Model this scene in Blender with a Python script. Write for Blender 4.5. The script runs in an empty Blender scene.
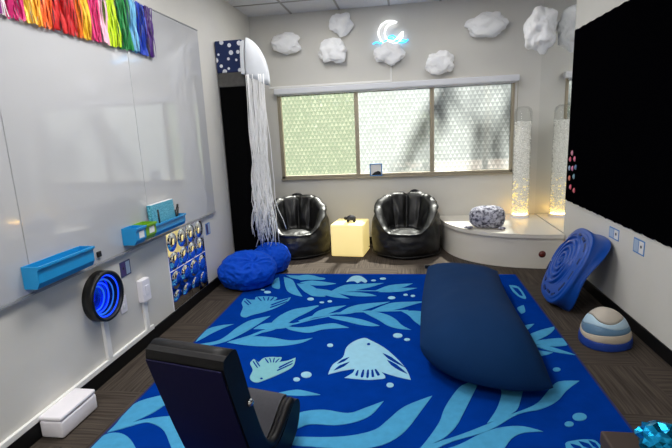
import bpy, bmesh, math, random
from mathutils import Vector, Matrix, noise
from mathutils.geometry import tessellate_polygon
PI = math.pi
S = bpy.context.scene
COL = S.collection
XL, XR, YB, YF, ZC = -1.9, 1.59, 5.89, -1.3, 2.92
CAM = Vector((0, 0, 1.5))
FPX = 457.864
# camera rows (right, down, forward) in room axes
YAW, PIT, ROL = -0.154536959, -0.202982461, -0.045571568
cy, sy, cp, sp, cr, sr = math.cos(YAW), math.sin(YAW), math.cos(PIT), math.sin(PIT), math.cos(ROL), math.sin(ROL)
B_ = Matrix(((1, 0, 0), (0, 0, -1), (0, 1, 0)))
RY = Matrix(((cy, 0, -sy), (0, 1, 0), (sy, 0, cy)))
RP = Matrix(((1, 0, 0), (0, cp, sp), (0, -sp, cp)))
RR = Matrix(((cr, -sr, 0), (sr, cr, 0), (0, 0, 1)))
RM = RR @ RP @ RY @ B_
RT = RM.transposed()

def at(x, y, ax, val):
    """point of the room on the plane axis=val that is seen at photo pixel x, y (used to measure the room)"""
    d = RT @ Vector(((x - 336) / FPX, (y - 224) / FPX, 1))
    return CAM + d * ((val - CAM[ax]) / d[ax])

# ------------------------------------------------------------------ materials
def lin(c):
    c /= 255.0
    return c / 12.92 if c <= .04045 else ((c + .055) / 1.055) ** 2.4
def rgb(r, g, b): return (lin(r), lin(g), lin(b), 1)

def base_mat(name):
    m = bpy.data.materials.new(name); m.use_nodes = True
    return m, m.node_tree.nodes, m.node_tree.links, m.node_tree.nodes['Principled BSDF']

def mat(name, c, rough=.5, metal=0, var=.12, scale=20, bump=0, bscale=None, spec=None, coat=0, sheen=0, emit=None, es=0, trans=0, detail=3, ior=None, alpha=None):
    m, N, L, b = base_mat(name)
    b.inputs['Roughness'].default_value = rough; b.inputs['Metallic'].default_value = metal
    if spec is not None: b.inputs['Specular IOR Level'].default_value = spec
    b.inputs['Coat Weight'].default_value = coat
    b.inputs['Sheen Weight'].default_value = sheen
    b.inputs['Transmission Weight'].default_value = trans
    if ior: b.inputs['IOR'].default_value = ior
    if emit: b.inputs['Emission Color'].default_value = emit; b.inputs['Emission Strength'].default_value = es
    tc = N.new('ShaderNodeTexCoord')
    no = N.new('ShaderNodeTexNoise'); no.inputs['Scale'].default_value = scale; no.inputs['Detail'].default_value = detail
    L.new(tc.outputs['Object'], no.inputs['Vector'])
    mx = N.new('ShaderNodeMix'); mx.data_type = 'RGBA'
    mx.inputs[6].default_value = tuple(v * (1 - var) for v in c[:3]) + (1,)
    mx.inputs[7].default_value = tuple(min(1, v * (1 + var)) for v in c[:3]) + (1,)
    L.new(no.outputs['Fac'], mx.inputs[0]); L.new(mx.outputs[2], b.inputs['Base Color'])
    if bump:
        n2 = N.new('ShaderNodeTexNoise'); n2.inputs['Scale'].default_value = bscale or scale * 4; n2.inputs['Detail'].default_value = 4
        L.new(tc.outputs['Object'], n2.inputs['Vector'])
        bp = N.new('ShaderNodeBump'); bp.inputs['Strength'].default_value = bump; bp.inputs['Distance'].default_value = .01
        L.new(n2.outputs['Fac'], bp.inputs['Height']); L.new(bp.outputs[0], b.inputs['Normal'])
    return m

def math_node(N, L, op, a, b=None, c=None):
    n = N.new('ShaderNodeMath'); n.operation = op
    for i, v in enumerate((a, b, c)):
        if v is None: continue
        if isinstance(v, (int, float)): n.inputs[i].default_value = v
        else: L.new(v, n.inputs[i])
    return n.outputs[0]

def carpet_mat():
    m, N, L, b = base_mat('grey_brown_carpet_tile')
    tc = N.new('ShaderNodeTexCoord'); sx = N.new('ShaderNodeSeparateXYZ'); L.new(tc.outputs['Object'], sx.inputs[0])
    X, Y = sx.outputs[0], sx.outputs[1]
    M = lambda *a: math_node(N, L, *a)
    par = M('MODULO', M('ADD', M('FLOOR', M('DIVIDE', M('ADD', X, 10.1), .5)), M('FLOOR', M('DIVIDE', M('ADD', Y, 10.2), .5))), 2)
    sel = M('ADD', M('MULTIPLY', X, par), M('MULTIPLY', Y, M('SUBTRACT', 1, par)))
    oth = M('ADD', M('MULTIPLY', Y, par), M('MULTIPLY', X, M('SUBTRACT', 1, par)))
    wob = N.new('ShaderNodeTexNoise'); wob.inputs['Scale'].default_value = 6
    L.new(tc.outputs['Object'], wob.inputs['Vector'])
    row = M('ADD', M('MULTIPLY', sel, 75), M('MULTIPLY', wob.outputs['Fac'], 1.2))
    wn = N.new('ShaderNodeTexNoise'); wn.noise_dimensions = '2D'; wn.inputs['Scale'].default_value = 1; wn.inputs['Detail'].default_value = 2
    cm = N.new('ShaderNodeCombineXYZ'); L.new(row, cm.inputs[0]); L.new(M('MULTIPLY', oth, 2.5), cm.inputs[1])
    L.new(cm.outputs[0], wn.inputs['Vector'])
    fine = N.new('ShaderNodeTexNoise'); fine.inputs['Scale'].default_value = 260
    L.new(tc.outputs['Object'], fine.inputs['Vector'])
    f = M('ADD', M('MULTIPLY', wn.outputs['Fac'], .75), M('MULTIPLY', fine.outputs['Fac'], .25))
    cr_ = N.new('ShaderNodeValToRGB'); L.new(f, cr_.inputs[0])
    cr_.color_ramp.elements[0].position = .34; cr_.color_ramp.elements[0].color = rgb(55, 49, 44)
    cr_.color_ramp.elements[1].position = .66; cr_.color_ramp.elements[1].color = rgb(82, 74, 67)
    L.new(cr_.outputs[0], b.inputs['Base Color']); b.inputs['Roughness'].default_value = .95; b.inputs['Specular IOR Level'].default_value = .1
    bp = N.new('ShaderNodeBump'); bp.inputs['Strength'].default_value = .4; bp.inputs['Distance'].default_value = .004
    L.new(f, bp.inputs['Height']); L.new(bp.outputs[0], b.inputs['Normal'])
    return m

def film_mat(name, c1, c2, clear):
    """frosted window film: repeating small triangles, a little clear, mostly scattering"""
    m, N, L, b = base_mat(name)
    N.remove(b)
    out = [n for n in N if n.type == 'OUTPUT_MATERIAL'][0]
    tc = N.new('ShaderNodeTexCoord'); sx = N.new('ShaderNodeSeparateXYZ'); L.new(tc.outputs['Object'], sx.inputs[0])
    M = lambda *a: math_node(N, L, *a)
    zr = M('DIVIDE', M('ADD', sx.outputs[2], 20), .050); row = M('FLOOR', zr); fz = M('SUBTRACT', zr, row)
    xr = M('ADD', M('DIVIDE', M('ADD', sx.outputs[0], 20), .052), M('MULTIPLY', M('MODULO', row, 2), .5)); col = M('FLOOR', xr); fx = M('SUBTRACT', xr, col)
    tri = M('LESS_THAN', fz, M('SUBTRACT', .92, M('MULTIPLY', M('ABSOLUTE', M('SUBTRACT', fx, .5)), 2)))
    cm = N.new('ShaderNodeCombineXYZ'); L.new(col, cm.inputs[0]); L.new(row, cm.inputs[1])
    wh = N.new('ShaderNodeTexWhiteNoise'); wh.noise_dimensions = '3D'; L.new(cm.outputs[0], wh.inputs['Vector'])
    mix = N.new('ShaderNodeMix'); mix.data_type = 'RGBA'; mix.inputs[6].default_value = c1; mix.inputs[7].default_value = c2
    L.new(M('MULTIPLY', tri, M('ADD', .45, M('MULTIPLY', wh.outputs['Value'], .55))), mix.inputs[0])
    tr = N.new('ShaderNodeBsdfTranslucent'); L.new(mix.outputs[2], tr.inputs[0])
    cl = N.new('ShaderNodeBsdfTransparent'); cl.inputs[0].default_value = (.92, .96, .95, 1)
    ms = N.new('ShaderNodeMixShader'); L.new(M('MULTIPLY', M('ADD', M('MULTIPLY', tri, .6), .7), clear), ms.inputs[0])
    L.new(tr.outputs[0], ms.inputs[1]); L.new(cl.outputs[0], ms.inputs[2])
    gl = N.new('ShaderNodeBsdfGlossy'); gl.inputs['Roughness'].default_value = .15
    m2 = N.new('ShaderNodeMixShader'); m2.inputs[0].default_value = .05
    L.new(ms.outputs[0], m2.inputs[1]); L.new(gl.outputs[0], m2.inputs[2])
    L.new(m2.outputs[0], out.inputs[0])
    return m

def dots_mat():
    m, N, L, b = base_mat('navy_dotted_fabric')
    tc = N.new('ShaderNodeTexCoord')
    sx = N.new('ShaderNodeSeparateXYZ'); L.new(tc.outputs['Object'], sx.inputs[0])
    cm = N.new('ShaderNodeCombineXYZ'); L.new(math_node(N, L, 'ADD', sx.outputs[0], sx.outputs[1]), cm.inputs[0]); L.new(sx.outputs[2], cm.inputs[1])
    v = N.new('ShaderNodeTexVoronoi'); v.voronoi_dimensions = '2D'; v.inputs['Scale'].default_value = 11; v.inputs['Randomness'].default_value = .8
    L.new(cm.outputs[0], v.inputs['Vector'])
    sp_ = N.new('ShaderNodeSeparateColor'); L.new(v.outputs['Color'], sp_.inputs[0])
    r = math_node(N, L, 'ADD', math_node(N, L, 'MULTIPLY', sp_.outputs[0], .20), .10)
    f = math_node(N, L, 'LESS_THAN', v.outputs['Distance'], r)
    mx = N.new('ShaderNodeMix'); mx.data_type = 'RGBA'; mx.inputs[6].default_value = rgb(24, 42, 88); mx.inputs[7].default_value = rgb(225, 228, 235)
    L.new(f, mx.inputs[0]); L.new(mx.outputs[2], b.inputs['Base Color']); b.inputs['Roughness'].default_value = .85
    return m

def speckle_mat(name, c1, c2, scale, lo, hi, rough=.8, bump=.3, emit=None, es=0, zgrad=None):
    m, N, L, b = base_mat(name)
    tc = N.new('ShaderNodeTexCoord'); n = N.new('ShaderNodeTexNoise'); n.inputs['Scale'].default_value = scale; n.inputs['Detail'].default_value = 6
    L.new(tc.outputs['Object'], n.inputs['Vector'])
    r = N.new('ShaderNodeValToRGB'); r.color_ramp.elements[0].position = lo; r.color_ramp.elements[1].position = hi
    r.color_ramp.elements[0].color = c1; r.color_ramp.elements[1].color = c2
    L.new(n.outputs['Fac'], r.inputs[0]); L.new(r.outputs[0], b.inputs['Base Color']); b.inputs['Roughness'].default_value = rough
    if bump:
        bp = N.new('ShaderNodeBump'); bp.inputs['Strength'].default_value = bump; bp.inputs['Distance'].default_value = .02
        L.new(n.outputs['Fac'], bp.inputs['Height']); L.new(bp.outputs[0], b.inputs['Normal'])
    if emit: b.inputs['Emission Color'].default_value = emit; b.inputs['Emission Strength'].default_value = es
    return m

def foil(name, c, rough=.25):
    m = mat(name, c, rough=.42, metal=.2, var=.3, scale=30, bump=.25, bscale=60)
    return m

M_ = {}
M_['wall'] = mat('cream_wall_paint', rgb(214, 212, 206), .75, var=.03, scale=4, bump=.05, bscale=120)
M_['ceil'] = mat('white_ceiling_tile', rgb(215, 216, 222), .9, var=.05, scale=30, bump=.3, bscale=150)
M_['grid'] = mat('grey_ceiling_grid', rgb(150, 150, 150), .5, var=.03)
M_['carpet'] = carpet_mat()
M_['base'] = mat('black_rubber_baseboard', rgb(9, 9, 10), .5, var=.1, spec=.3)
M_['trim'] = mat('white_plastic_raceway', rgb(240, 240, 238), .4, var=.02)
M_['alu'] = mat('tan_window_frame', rgb(166, 156, 136), .45, metal=.2, var=.06)
M_['cassette'] = mat('white_blind_cassette', rgb(226, 228, 234), .5, var=.02)
M_['film1'] = film_mat('frosted_triangle_film_green', rgb(84, 94, 80), rgb(120, 126, 110), .28)
M_['film2'] = film_mat('frosted_triangle_film_clear', rgb(100, 106, 106), rgb(142, 148, 147), .28)
M_['board'] = mat('glossy_whiteboard', rgb(192, 193, 196), .07, var=.02, scale=3, coat=.6, spec=.7)
M_['seam'] = mat('grey_board_edge', rgb(150, 152, 155), .4, var=.03)
M_['felt'] = mat('black_felt', rgb(4, 4, 6), 1, var=.3, scale=60, spec=.0, bump=.2, bscale=300)
M_['mirror'] = mat('mirror_glass', (.9, .91, .9, 1), .0, metal=1, var=0)
M_['white'] = mat('white_laminate', rgb(226, 221, 210), .35, var=.03, scale=5, spec=.4)
M_['whitep'] = mat('white_plastic', rgb(240, 237, 243), .45, var=.02)
M_['leather'] = mat('black_faux_leather', rgb(9, 9, 10), .44, var=.2, scale=12, bump=.3, bscale=26, spec=.6)
M_['piping'] = mat('black_piping', rgb(20, 20, 22), .4, var=.1)
M_['cube'] = mat('glowing_yellow_plastic', rgb(240, 225, 170), .4, var=.01, emit=(1, .77, .28, 1), es=.58)
M_['blue_bag'] = mat('royal_blue_fabric', rgb(1, 72, 195), .7, var=.12, scale=8, spec=.15, bump=.12, bscale=80)
M_['navy_bag'] = mat('dark_blue_stretch_fabric', rgb(10, 45, 86), .85, var=.08, scale=5, spec=.12, bump=.08, bscale=220)
M_['rug'] = mat('royal_blue_rug_pile', rgb(4, 54, 146), .95, var=.22, scale=9, spec=0, bump=.5, bscale=380)
M_['leaf'] = mat('light_blue_rug_pile', rgb(74, 158, 204), .95, var=.14, scale=25, spec=.1, bump=.5, bscale=380)
M_['fish'] = mat('pale_blue_rug_pile', rgb(150, 204, 228), .95, var=.1, scale=25, spec=.1, bump=.5, bscale=380)
M_['fish2'] = mat('sea_green_rug_pile', rgb(130, 190, 200), .95, var=.1, scale=25, spec=.1, bump=.5, bscale=380)
M_['edge'] = mat('navy_rug_binding', rgb(8, 30, 95), .9, var=.1)
M_['navyback'] = mat('navy_vinyl', rgb(9, 7, 48), .5, var=.15, scale=6, spec=.3)
M_['rubber'] = mat('black_vinyl', rgb(10, 10, 12), .5, var=.15, scale=10, spec=.3, bump=.05)
M_['grey_fab'] = mat('charcoal_mesh_fabric', rgb(62, 62, 68), .85, var=.2, scale=60, bump=.2, bscale=300)
M_['chrome'] = mat('silver_metal', rgb(200, 200, 200), .2, metal=1, var=.02)
M_['toyblue'] = mat('blue_moulded_plastic', rgb(8, 72, 165), .36, var=.05, spec=.5)
M_['slotshade'] = mat('slot_shade_plastic', rgb(8, 36, 96), .5, var=.05)
M_['tray'] = mat('azure_plastic', rgb(28, 150, 214), .35, var=.04)
M_['green'] = mat('lime_green_plastic', rgb(120, 180, 40), .4, var=.05)
M_['paper'] = mat('white_paper', rgb(230, 230, 230), .8, var=.03)
M_['teal'] = speckle_mat('glitter_teal_cover', rgb(30, 130, 165), rgb(120, 205, 225), 160, .4, .62, rough=.4, bump=.2)
M_['black'] = mat('black_plastic', rgb(12, 12, 13), .4, var=.1)
M_['cloud'] = mat('white_crinkled_paper', rgb(250, 251, 255), .6, var=.04, scale=10, bump=.25, bscale=28)
M_['neon_w'] = mat('white_neon', (1, 1, 1, 1), .4, var=0, emit=(.92, .95, 1, 1), es=2.6)
M_['neon_b'] = mat('blue_neon', (.1, .5, .9, 1), .4, var=0, emit=(.03, .48, 1, 1), es=2)
M_['gry'] = mat('grey_fabric_band', rgb(84, 82, 80), .9, var=.3, scale=25)
M_['dots'] = dots_mat()
M_['cab'] = mat('matte_black_laminate', rgb(5, 5, 6), .85, var=.2, spec=.05)
M_['jelly'] = mat('white_felt', rgb(214, 218, 224), .9, var=.04, scale=30, sheen=.3, bump=.15)
M_['yarn'] = mat('white_yarn', rgb(250, 250, 250), .8, var=.08, scale=40)
M_['water'] = speckle_mat('bubbly_water', rgb(196, 196, 190), rgb(250, 249, 244), 95, .42, .58, rough=.2, bump=.4, emit=(1, .96, .88, 1), es=.14)  # faint emission stands in for LED light scattered by the water
M_['card'] = mat('navy_card', rgb(58, 66, 110), .5, var=.1)
M_['cardblue'] = mat('blue_card', rgb(80, 135, 200), .5, var=.1)
M_['plum'] = mat('plum_card', rgb(72, 54, 112), .5, var=.2)
M_['palecard'] = mat('pale_blue_card', rgb(170, 190, 214), .5, var=.1)
M_['plush'] = speckle_mat('grey_speckled_plush', rgb(70, 70, 86), rgb(200, 200, 212), 34, .38, .60, rough=.95, bump=.6)
M_['brownbox'] = mat('dark_brown_box', rgb(58, 46, 39), .7, var=.12, scale=12)
M_['bfoil'] = mat('iridescent_blue_foil', rgb(20, 150, 205), .18, metal=.85, var=.6, scale=22, detail=1)
for n_, c_ in (('st1', (26, 62, 150)), ('st2', (196, 184, 166)), ('st3', (92, 128, 158)), ('st4', (176, 204, 222)), ('st5', (190, 182, 170))):
    M_[n_] = mat('stone_' + n_, rgb(*c_), .5, var=.05, bump=.05)
M_['ledblue'] = mat('blue_led', (.01, .05, .9, 1), .3, var=0, emit=(.01, .07, 1, 1), es=1.1)
M_['ledimage'] = mat('led_image_cyan', (.05, .3, .9, 1), .3, var=0, emit=(.03, .2, 1, 1), es=.35)
M_['darkmirror'] = mat('dark_mirror', (.04, .16, .95, 1), .06, metal=.9, var=0)
M_['bmirror'] = mat('acrylic_mirror', (.86, .87, .88, 1), .02, metal=1, var=0)
M_['red'] = mat('dark_red_button', rgb(96, 30, 22), .4, var=.2)
M_['wood'] = mat('bark', rgb(70, 55, 42), .9, var=.3)
M_['leafo'] = mat('tree_leaves', rgb(40, 66, 26), .6, var=.3, scale=3)
M_['hedge'] = mat('hedge_leaves', rgb(52, 78, 34), .7, var=.45, scale=9, bump=.6)
M_['pave'] = mat('brown_paving', rgb(74, 60, 50), .9, var=.1)
def glass_mat():
    m, N, L, b = base_mat('clear_acrylic'); N.remove(b)
    out = [n for n in N if n.type == 'OUTPUT_MATERIAL'][0]
    t = N.new('ShaderNodeBsdfTransparent'); t.inputs[0].default_value = (.95, .96, .96, 1)
    g = N.new('ShaderNodeBsdfGlossy'); g.inputs['Roughness'].default_value = .03
    f = N.new('ShaderNodeLayerWeight'); f.inputs['Blend'].default_value = .25
    x = N.new('ShaderNodeMixShader'); L.new(math_node(N, L, 'MULTIPLY', f.outputs['Fresnel'], .35), x.inputs[0]); L.new(t.outputs[0], x.inputs[1]); L.new(g.outputs[0], x.inputs[2])
    L.new(x.outputs[0], out.inputs[0]); return m
M_['clear'] = glass_mat()
M_['amberglow'] = mat('amber_glow_bubble', (1, .8, .4, 1), .3, var=.1, emit=(1, .74, .24, 1), es=.75)  # emission stands in for LED light falling on the bubbles
M_['amber'] = mat('amber_led', (1, .7, .2, 1), .4, var=0, emit=(1, .66, .16, 1), es=14)

# ------------------------------------------------------------------ mesh helpers
def BM(): return bmesh.new()

def world_of(p):
    m = Matrix.Translation(p.location) @ p.rotation_euler.to_matrix().to_4x4()
    return world_of(p.parent) @ m if p.parent else m

def obj(name, bm, m, parent=None, smooth=False, label=None, kind=None):
    """ONE mesh object; coordinates in bm are room coordinates"""
    me = bpy.data.meshes.new(name)
    if parent: bmesh.ops.transform(bm, matrix=world_of(parent).inverted(), verts=bm.verts)
    bmesh.ops.recalc_face_normals(bm, faces=bm.faces)
    for f in bm.faces: f.smooth = smooth
    bm.to_mesh(me); bm.free()
    for x in (m if isinstance(m, (list, tuple)) else [m]): me.materials.append(M_[x] if isinstance(x, str) else x)
    o = bpy.data.objects.new(name, me); COL.objects.link(o)
    if parent: o.parent = parent
    if label: o['label'] = label
    if kind: o['kind'] = kind
    return o

def tag(o, label, cat, group=None):
    o['label'] = label; o['category'] = cat
    if group: o['group'] = group
    return o

def thing(name, label, cat, loc=(0, 0, 0), rz=0, group=None):
    o = bpy.data.objects.new(name, None); COL.objects.link(o)
    o.empty_display_size = .1; o.location = loc; o.rotation_euler = (0, 0, rz)
    return tag(o, label, cat, group)

def struct(name, bm, m, parent=None, smooth=False):
    o = obj(name, bm, m, parent, smooth); o['kind'] = 'structure'; return o

def box(bm, lo, hi, bev=0, seg=2, mi=0, M=None):
    r = bmesh.ops.create_cube(bm, size=1)
    vs = r['verts']
    lo, hi = Vector(lo), Vector(hi)
    for v in vs:
        v.co = Vector([lo[i] + (hi[i] - lo[i]) * (v.co[i] + .5) for i in range(3)])
    fs = set(f for v in vs for f in v.link_faces)
    for f in fs: f.material_index = mi
    if bev:
        es = list(set(e for v in vs for e in v.link_edges))
        g = bmesh.ops.bevel(bm, geom=es, offset=bev, segments=seg, affect='EDGES', profile=.5)
        vs = list(set(vs_ for f in g['faces'] for vs_ in f.verts) | set(v for v in vs if v.is_valid))
        vs = [v for v in vs if v.is_valid]
        for f in g['faces']: f.material_index = mi
    if M is not None:
        bmesh.ops.transform(bm, matrix=M, verts=vs)
    return vs

def tube(bm, pts, r, n=8, mi=0, cap=True, rs=None):
    pts = [Vector(p) for p in pts]; rings = []
    up = Vector((0, 0, 1)); prev = None
    for i, p in enumerate(pts):
        t = (pts[min(i + 1, len(pts) - 1)] - pts[max(i - 1, 0)]).normalized()
        if prev is None:
            a = t.cross(up)
            if a.length < .05: a = t.cross(Vector((1, 0, 0)))
        else: a = prev - t * prev.dot(t)
        a.normalize(); prev = a; b = t.cross(a)
        rr = rs[i] if rs else r
        rings.append([bm.verts.new(p + (a * math.cos(2 * PI * k / n) + b * math.sin(2 * PI * k / n)) * rr) for k in range(n)])
    for i in range(len(rings) - 1):
        for k in range(n):
            f = bm.faces.new((rings[i][k], rings[i][(k + 1) % n], rings[i + 1][(k + 1) % n], rings[i + 1][k])); f.material_index = mi
    if cap:
        bm.faces.new(rings[0][::-1]).material_index = mi; bm.faces.new(rings[-1]).material_index = mi

def lathe(bm, prof, c=(0, 0, 0), n=32, mi=0, axis=None):
    """revolve (r, z) about z; axis = optional matrix"""
    vs = []; rings = []
    M = axis if axis is not None else Matrix.Identity(4)
    c = Vector(c)
    for r, z in prof:
        if r < 1e-6: ring = [bm.verts.new(M @ Vector((0, 0, z)) + c)]
        else: ring = [bm.verts.new(M @ Vector((r * math.cos(2 * PI * k / n), r * math.sin(2 * PI * k / n), z)) + c) for k in range(n)]
        rings.append(ring)
    for a, b in zip(rings, rings[1:]):
        for k in range(n):
            k2 = (k + 1) % n
            if len(a) == 1 and len(b) == 1: continue
            if len(a) == 1: f = bm.faces.new((a[0], b[k2], b[k]))
            elif len(b) == 1: f = bm.faces.new((a[k], a[k2], b[0]))
            else: f = bm.faces.new((a[k], a[k2], b[k2], b[k]))
            f.material_index = mi

def ball(bm, c, r, sub=3, sc=(1, 1, 1), fn=None, mi=0):
    g = bmesh.ops.create_icosphere(bm, subdivisions=sub, radius=1)
    for v in g['verts']:
        d = v.co.normalized(); k = fn(d) if fn else 1
        v.co = Vector(c) + Vector((d.x * r * sc[0], d.y * r * sc[1], d.z * r * sc[2])) * k
        for f in v.link_faces: f.material_index = mi
    return g['verts']

def prism(bm, poly, d0, d1, fn, mi=0):
    """poly of (a, b); fn(a, b, d) -> point; closed extrusion from d0 to d1"""
    A = [bm.verts.new(fn(a, b, d0)) for a, b in poly]; B = [bm.verts.new(fn(a, b, d1)) for a, b in poly]
    n = len(poly)
    for i in range(n): bm.faces.new((A[i], A[(i + 1) % n], B[(i + 1) % n], B[i])).material_index = mi
    for tri in tessellate_polygon([[Vector((a, b, 0)) for a, b in poly]]):
        bm.faces.new([A[i] for i in tri]).material_index = mi; bm.faces.new([B[i] for i in tri]).material_index = mi

def smooth_poly(p, k=4, ten=.5):
    out = []; n = len(p)
    for i in range(n):
        p0, p1, p2, p3 = [Vector(p[(i + j) % n]) for j in (-1, 0, 1, 2)]
        def sharp(a, b, c):
            u, v = (b - a), (c - b)
            return u.length > 0 and v.length > 0 and u.normalized().dot(v.normalized()) < -.2
        t1 = Vector((0, 0)) if sharp(p0, p1, p2) else (p2 - p0) * ten
        t2 = Vector((0, 0)) if sharp(p1, p2, p3) else (p3 - p1) * ten
        for s in range(k):
            t = s / k
            out.append(p1 * (2 * t ** 3 - 3 * t * t + 1) + t1 * (t ** 3 - 2 * t * t + t) + p2 * (-2 * t ** 3 + 3 * t * t) + t2 * (t ** 3 - t * t))
    return [(v.x, v.y) for v in out]

def nz(p, s, seed=0): return noise.noise(Vector(p) * s + Vector((seed * 7.3, seed * 3.1, seed * 5.7)))

# ------------------------------------------------------------------ the room
bm = BM(); box(bm, (XL - .1, YF - .1, -.1), (XR + .1, YB + .15, 0)); struct('floor', bm, 'carpet')
bm = BM(); box(bm, (XL - .1, YF - .1, ZC), (XR + .1, YB + .15, ZC + .1), mi=0)
for k in range(-1, 8):
    x = -1.356 + .597 * k
    if XL < x < XR: box(bm, (x - .012, YF, ZC - .006), (x + .012, YB, ZC + .002), mi=1)
for k in range(0, 13):
    y = 5.372 - .6 * k
    if y > YF: box(bm, (XL, y - .012, ZC - .0055), (XR, y + .012, ZC + .002), mi=1)
struct('ceiling', bm, ['ceil', 'grid'])
bm = BM(); box(bm, (XL - .12, YF - .1, 0), (XL, YB + .15, ZC)); struct('wall_left', bm, 'wall')
bm = BM(); box(bm, (XR, YF - .1, 0), (XR + .12, YB + .15, ZC)); struct('wall_right', bm, 'wall')
bm = BM(); box(bm, (XL, YF - .12, 0), (XR, YF, ZC)); struct('wall_front', bm, 'wall')
WX0, WX1, WZ0, WZ1 = -1.605, 1.30, .895, 2.0
bm = BM()
box(bm, (XL, YB, 0), (WX0, YB + .07, ZC)); box(bm, (WX1, YB, 0), (XR, YB + .07, ZC))
box(bm, (WX0, YB, 0), (WX1, YB + .07, WZ0)); box(bm, (WX0, YB, WZ1), (WX1, YB + .07, ZC))
struct('wall_back', bm, 'wall')
BH = .095
bm = BM(); box(bm, (XL, YF, 0), (XL + .012, YB, BH), .004); struct('baseboard_left', bm, 'base')
bm = BM(); box(bm, (XR - .012, YF, 0), (XR, YB, BH), .004); struct('baseboard_right', bm, 'base')
bm = BM(); box(bm, (XL, YB - .012, 0), (XR, YB, BH), .004); struct('baseboard_back', bm, 'base')
# white cable raceway lying on top of the left baseboard
bm = BM(); box(bm, (XL, .9, BH + .001), (XL + .02, 2.98, BH + .035), .004); struct('trim_1', bm, 'trim')
# thin conduit on the back wall above the blind, and a drop to the neon sign
bm = BM(); box(bm, (-1.7, YB - .012, 2.045), (-.15, YB, 2.068), .003); box(bm, (-.16, YB - .012, 2.045), (-.142, YB, 2.30), .003)
struct('trim_2', bm, 'trim')

# window with three frosted panes
win = bpy.data.objects.new('window_1', None); COL.objects.link(win); win.location = (0, YB, WZ0); win['kind'] = 'structure'
win['label'] = 'wide three-pane window with tan frame and frosted film'
bm = BM(); fw = .045
y0, y1 = YB - .012, YB + .068
box(bm, (WX0, y0, WZ0), (WX1, y1, WZ0 + .035), .004); box(bm, (WX0, y0, WZ1 - .03), (WX1, y1, WZ1), .004)
box(bm, (WX0, y0, WZ0), (WX0 + fw, y1, WZ1), .004); box(bm, (WX1 - .03, y0, WZ0), (WX1, y1, WZ1), .004)
struct('window_frame', bm, 'alu', win)
for x in (-.595, .338):
    bm = BM(); box(bm, (x - .024, y0 + .002, WZ0 + .03), (x + .024, y1, WZ1 - .02), .004); struct('mullion', bm, 'alu', win)
for x0, x1, m in ((WX0 + fw, -.619, 'film1'), (-.571, .314, 'film2'), (.362, WX1 - .03, 'film2')):
    bm = BM(); vs = [bm.verts.new(p) for p in ((x0 - .005, YB + .045, WZ0 + .03), (x1 + .005, YB + .045, WZ0 + .03), (x1 + .005, YB + .045, WZ1 - .02), (x0 - .005, YB + .045, WZ1 - .02))]
    bm.faces.new(vs); struct('window_pane', bm, m, win)
bm = BM(); box(bm, (WX0 - .01, YB - .03, WZ0 - .022), (WX1 + .01, YB + .0, WZ0), .004); struct('window_sill', bm, 'alu', win)
c = thing('roller_blind_cassette', 'long white blind cassette mounted along the top of the window', 'blind', (0, YB - .05, 2.0))
bm = BM(); box(bm, (-1.625, YB - .085, 1.962), (1.335, YB, 2.036), .012); obj('housing', bm, 'cassette', c)
bm = BM(); tube(bm, [(-1.58, YB - .045, 1.957), (1.29, YB - .045, 1.957)], .012, 8); obj('bottom_rail', bm, 'cassette', c, True)
bm = BM(); box(bm, (1.318, YB - .06, 1.0), (1.324, YB - .055, 1.965)); obj('pull_cord', bm, 'alu', c)

# ------------------------------------------------------------------ outside
bm = BM(); box(bm, (-14, YB + .2, -.25), (14, 22, -.15)); o = struct('ground', bm, 'pave')
rnd = random.Random(4)
def leaf_cloud(bm, c, rad, n, size, rnd, mi=0):
    for _ in range(n):
        d = Vector((rnd.gauss(0, 1), rnd.gauss(0, 1), rnd.gauss(0, 1))).normalized() * (rnd.random() ** .4)
        p = Vector(c) + Vector((d.x * rad[0], d.y * rad[1], d.z * rad[2]))
        a = Vector((rnd.gauss(0, 1), rnd.gauss(0, 1), rnd.gauss(0, 1))).normalized(); b = a.orthogonal().normalized(); s = size * (.6 + .8 * rnd.random())
        f = bm.faces.new([bm.verts.new(p + v) for v in (a * s, b * s * .45, -a * s, -b * s * .45)]); f.material_index = mi
h = thing('hedge', 'green hedge growing outside the frosted window', 'hedge', (-1.6, 8.3, -.15))
bm = BM(); leaf_cloud(bm, (-1.9, 8.6, 1.15), (2.6, .6, 1.3), 5000, .10, rnd); obj('foliage', bm, 'hedge', h, kind='stuff')
for x in (-3.4, -2.4, -1.4, -.4):
    bm = BM(); tube(bm, [(x, 8.6, -.15), (x + .1, 8.6, 1.2)], .05); obj('stem', bm, 'wood', h)
def tree(x, y, top, crown, rad, n, label, streak=False):
    t = thing('tree', label, 'tree', (x, y, -.15), group='trees outside the window')
    bm = BM(); tube(bm, [(x, y, -.15), (x + .08, y, top * .4), (x - .05, y, top * .75), (x, y, top)], .1, rs=[.05, .045, .035, .02]); obj('trunk', bm, 'wood', t, True)
    bm = BM(); bl = BM()
    for k in range(26):
        a = rnd.random() * 2 * PI; z = crown + rnd.uniform(-.5, .8) * rad
        p0 = Vector((x, y, z)); p1 = p0 + Vector((math.cos(a), math.sin(a) * .5, .5)) * rad * .5; p2 = p0 + Vector((math.cos(a), math.sin(a) * .5, -.4 - rnd.random())) * rad
        tube(bm, [p0, p1, (p1 + p2) / 2 + Vector((0, 0, .12)), p2], .011, 5)
        if streak:
            for s in range(n // 26):
                u = rnd.random(); q = p1.lerp(p2, u)
                leaf_cloud(bl, q, (.08, .08, .2), 1, .11, rnd)
    obj('branch', bm, 'wood', t)
    if not streak: leaf_cloud(bl, (x, y, crown), (rad, rad * .6, rad * .7), n, .12, rnd)
    obj('foliage', bl, 'leafo', t, kind='stuff')
tree(-1.9, 11.4, 4.2, 4.7, 1.6, 500, 'broad leafy tree outside the left window pane')
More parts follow.
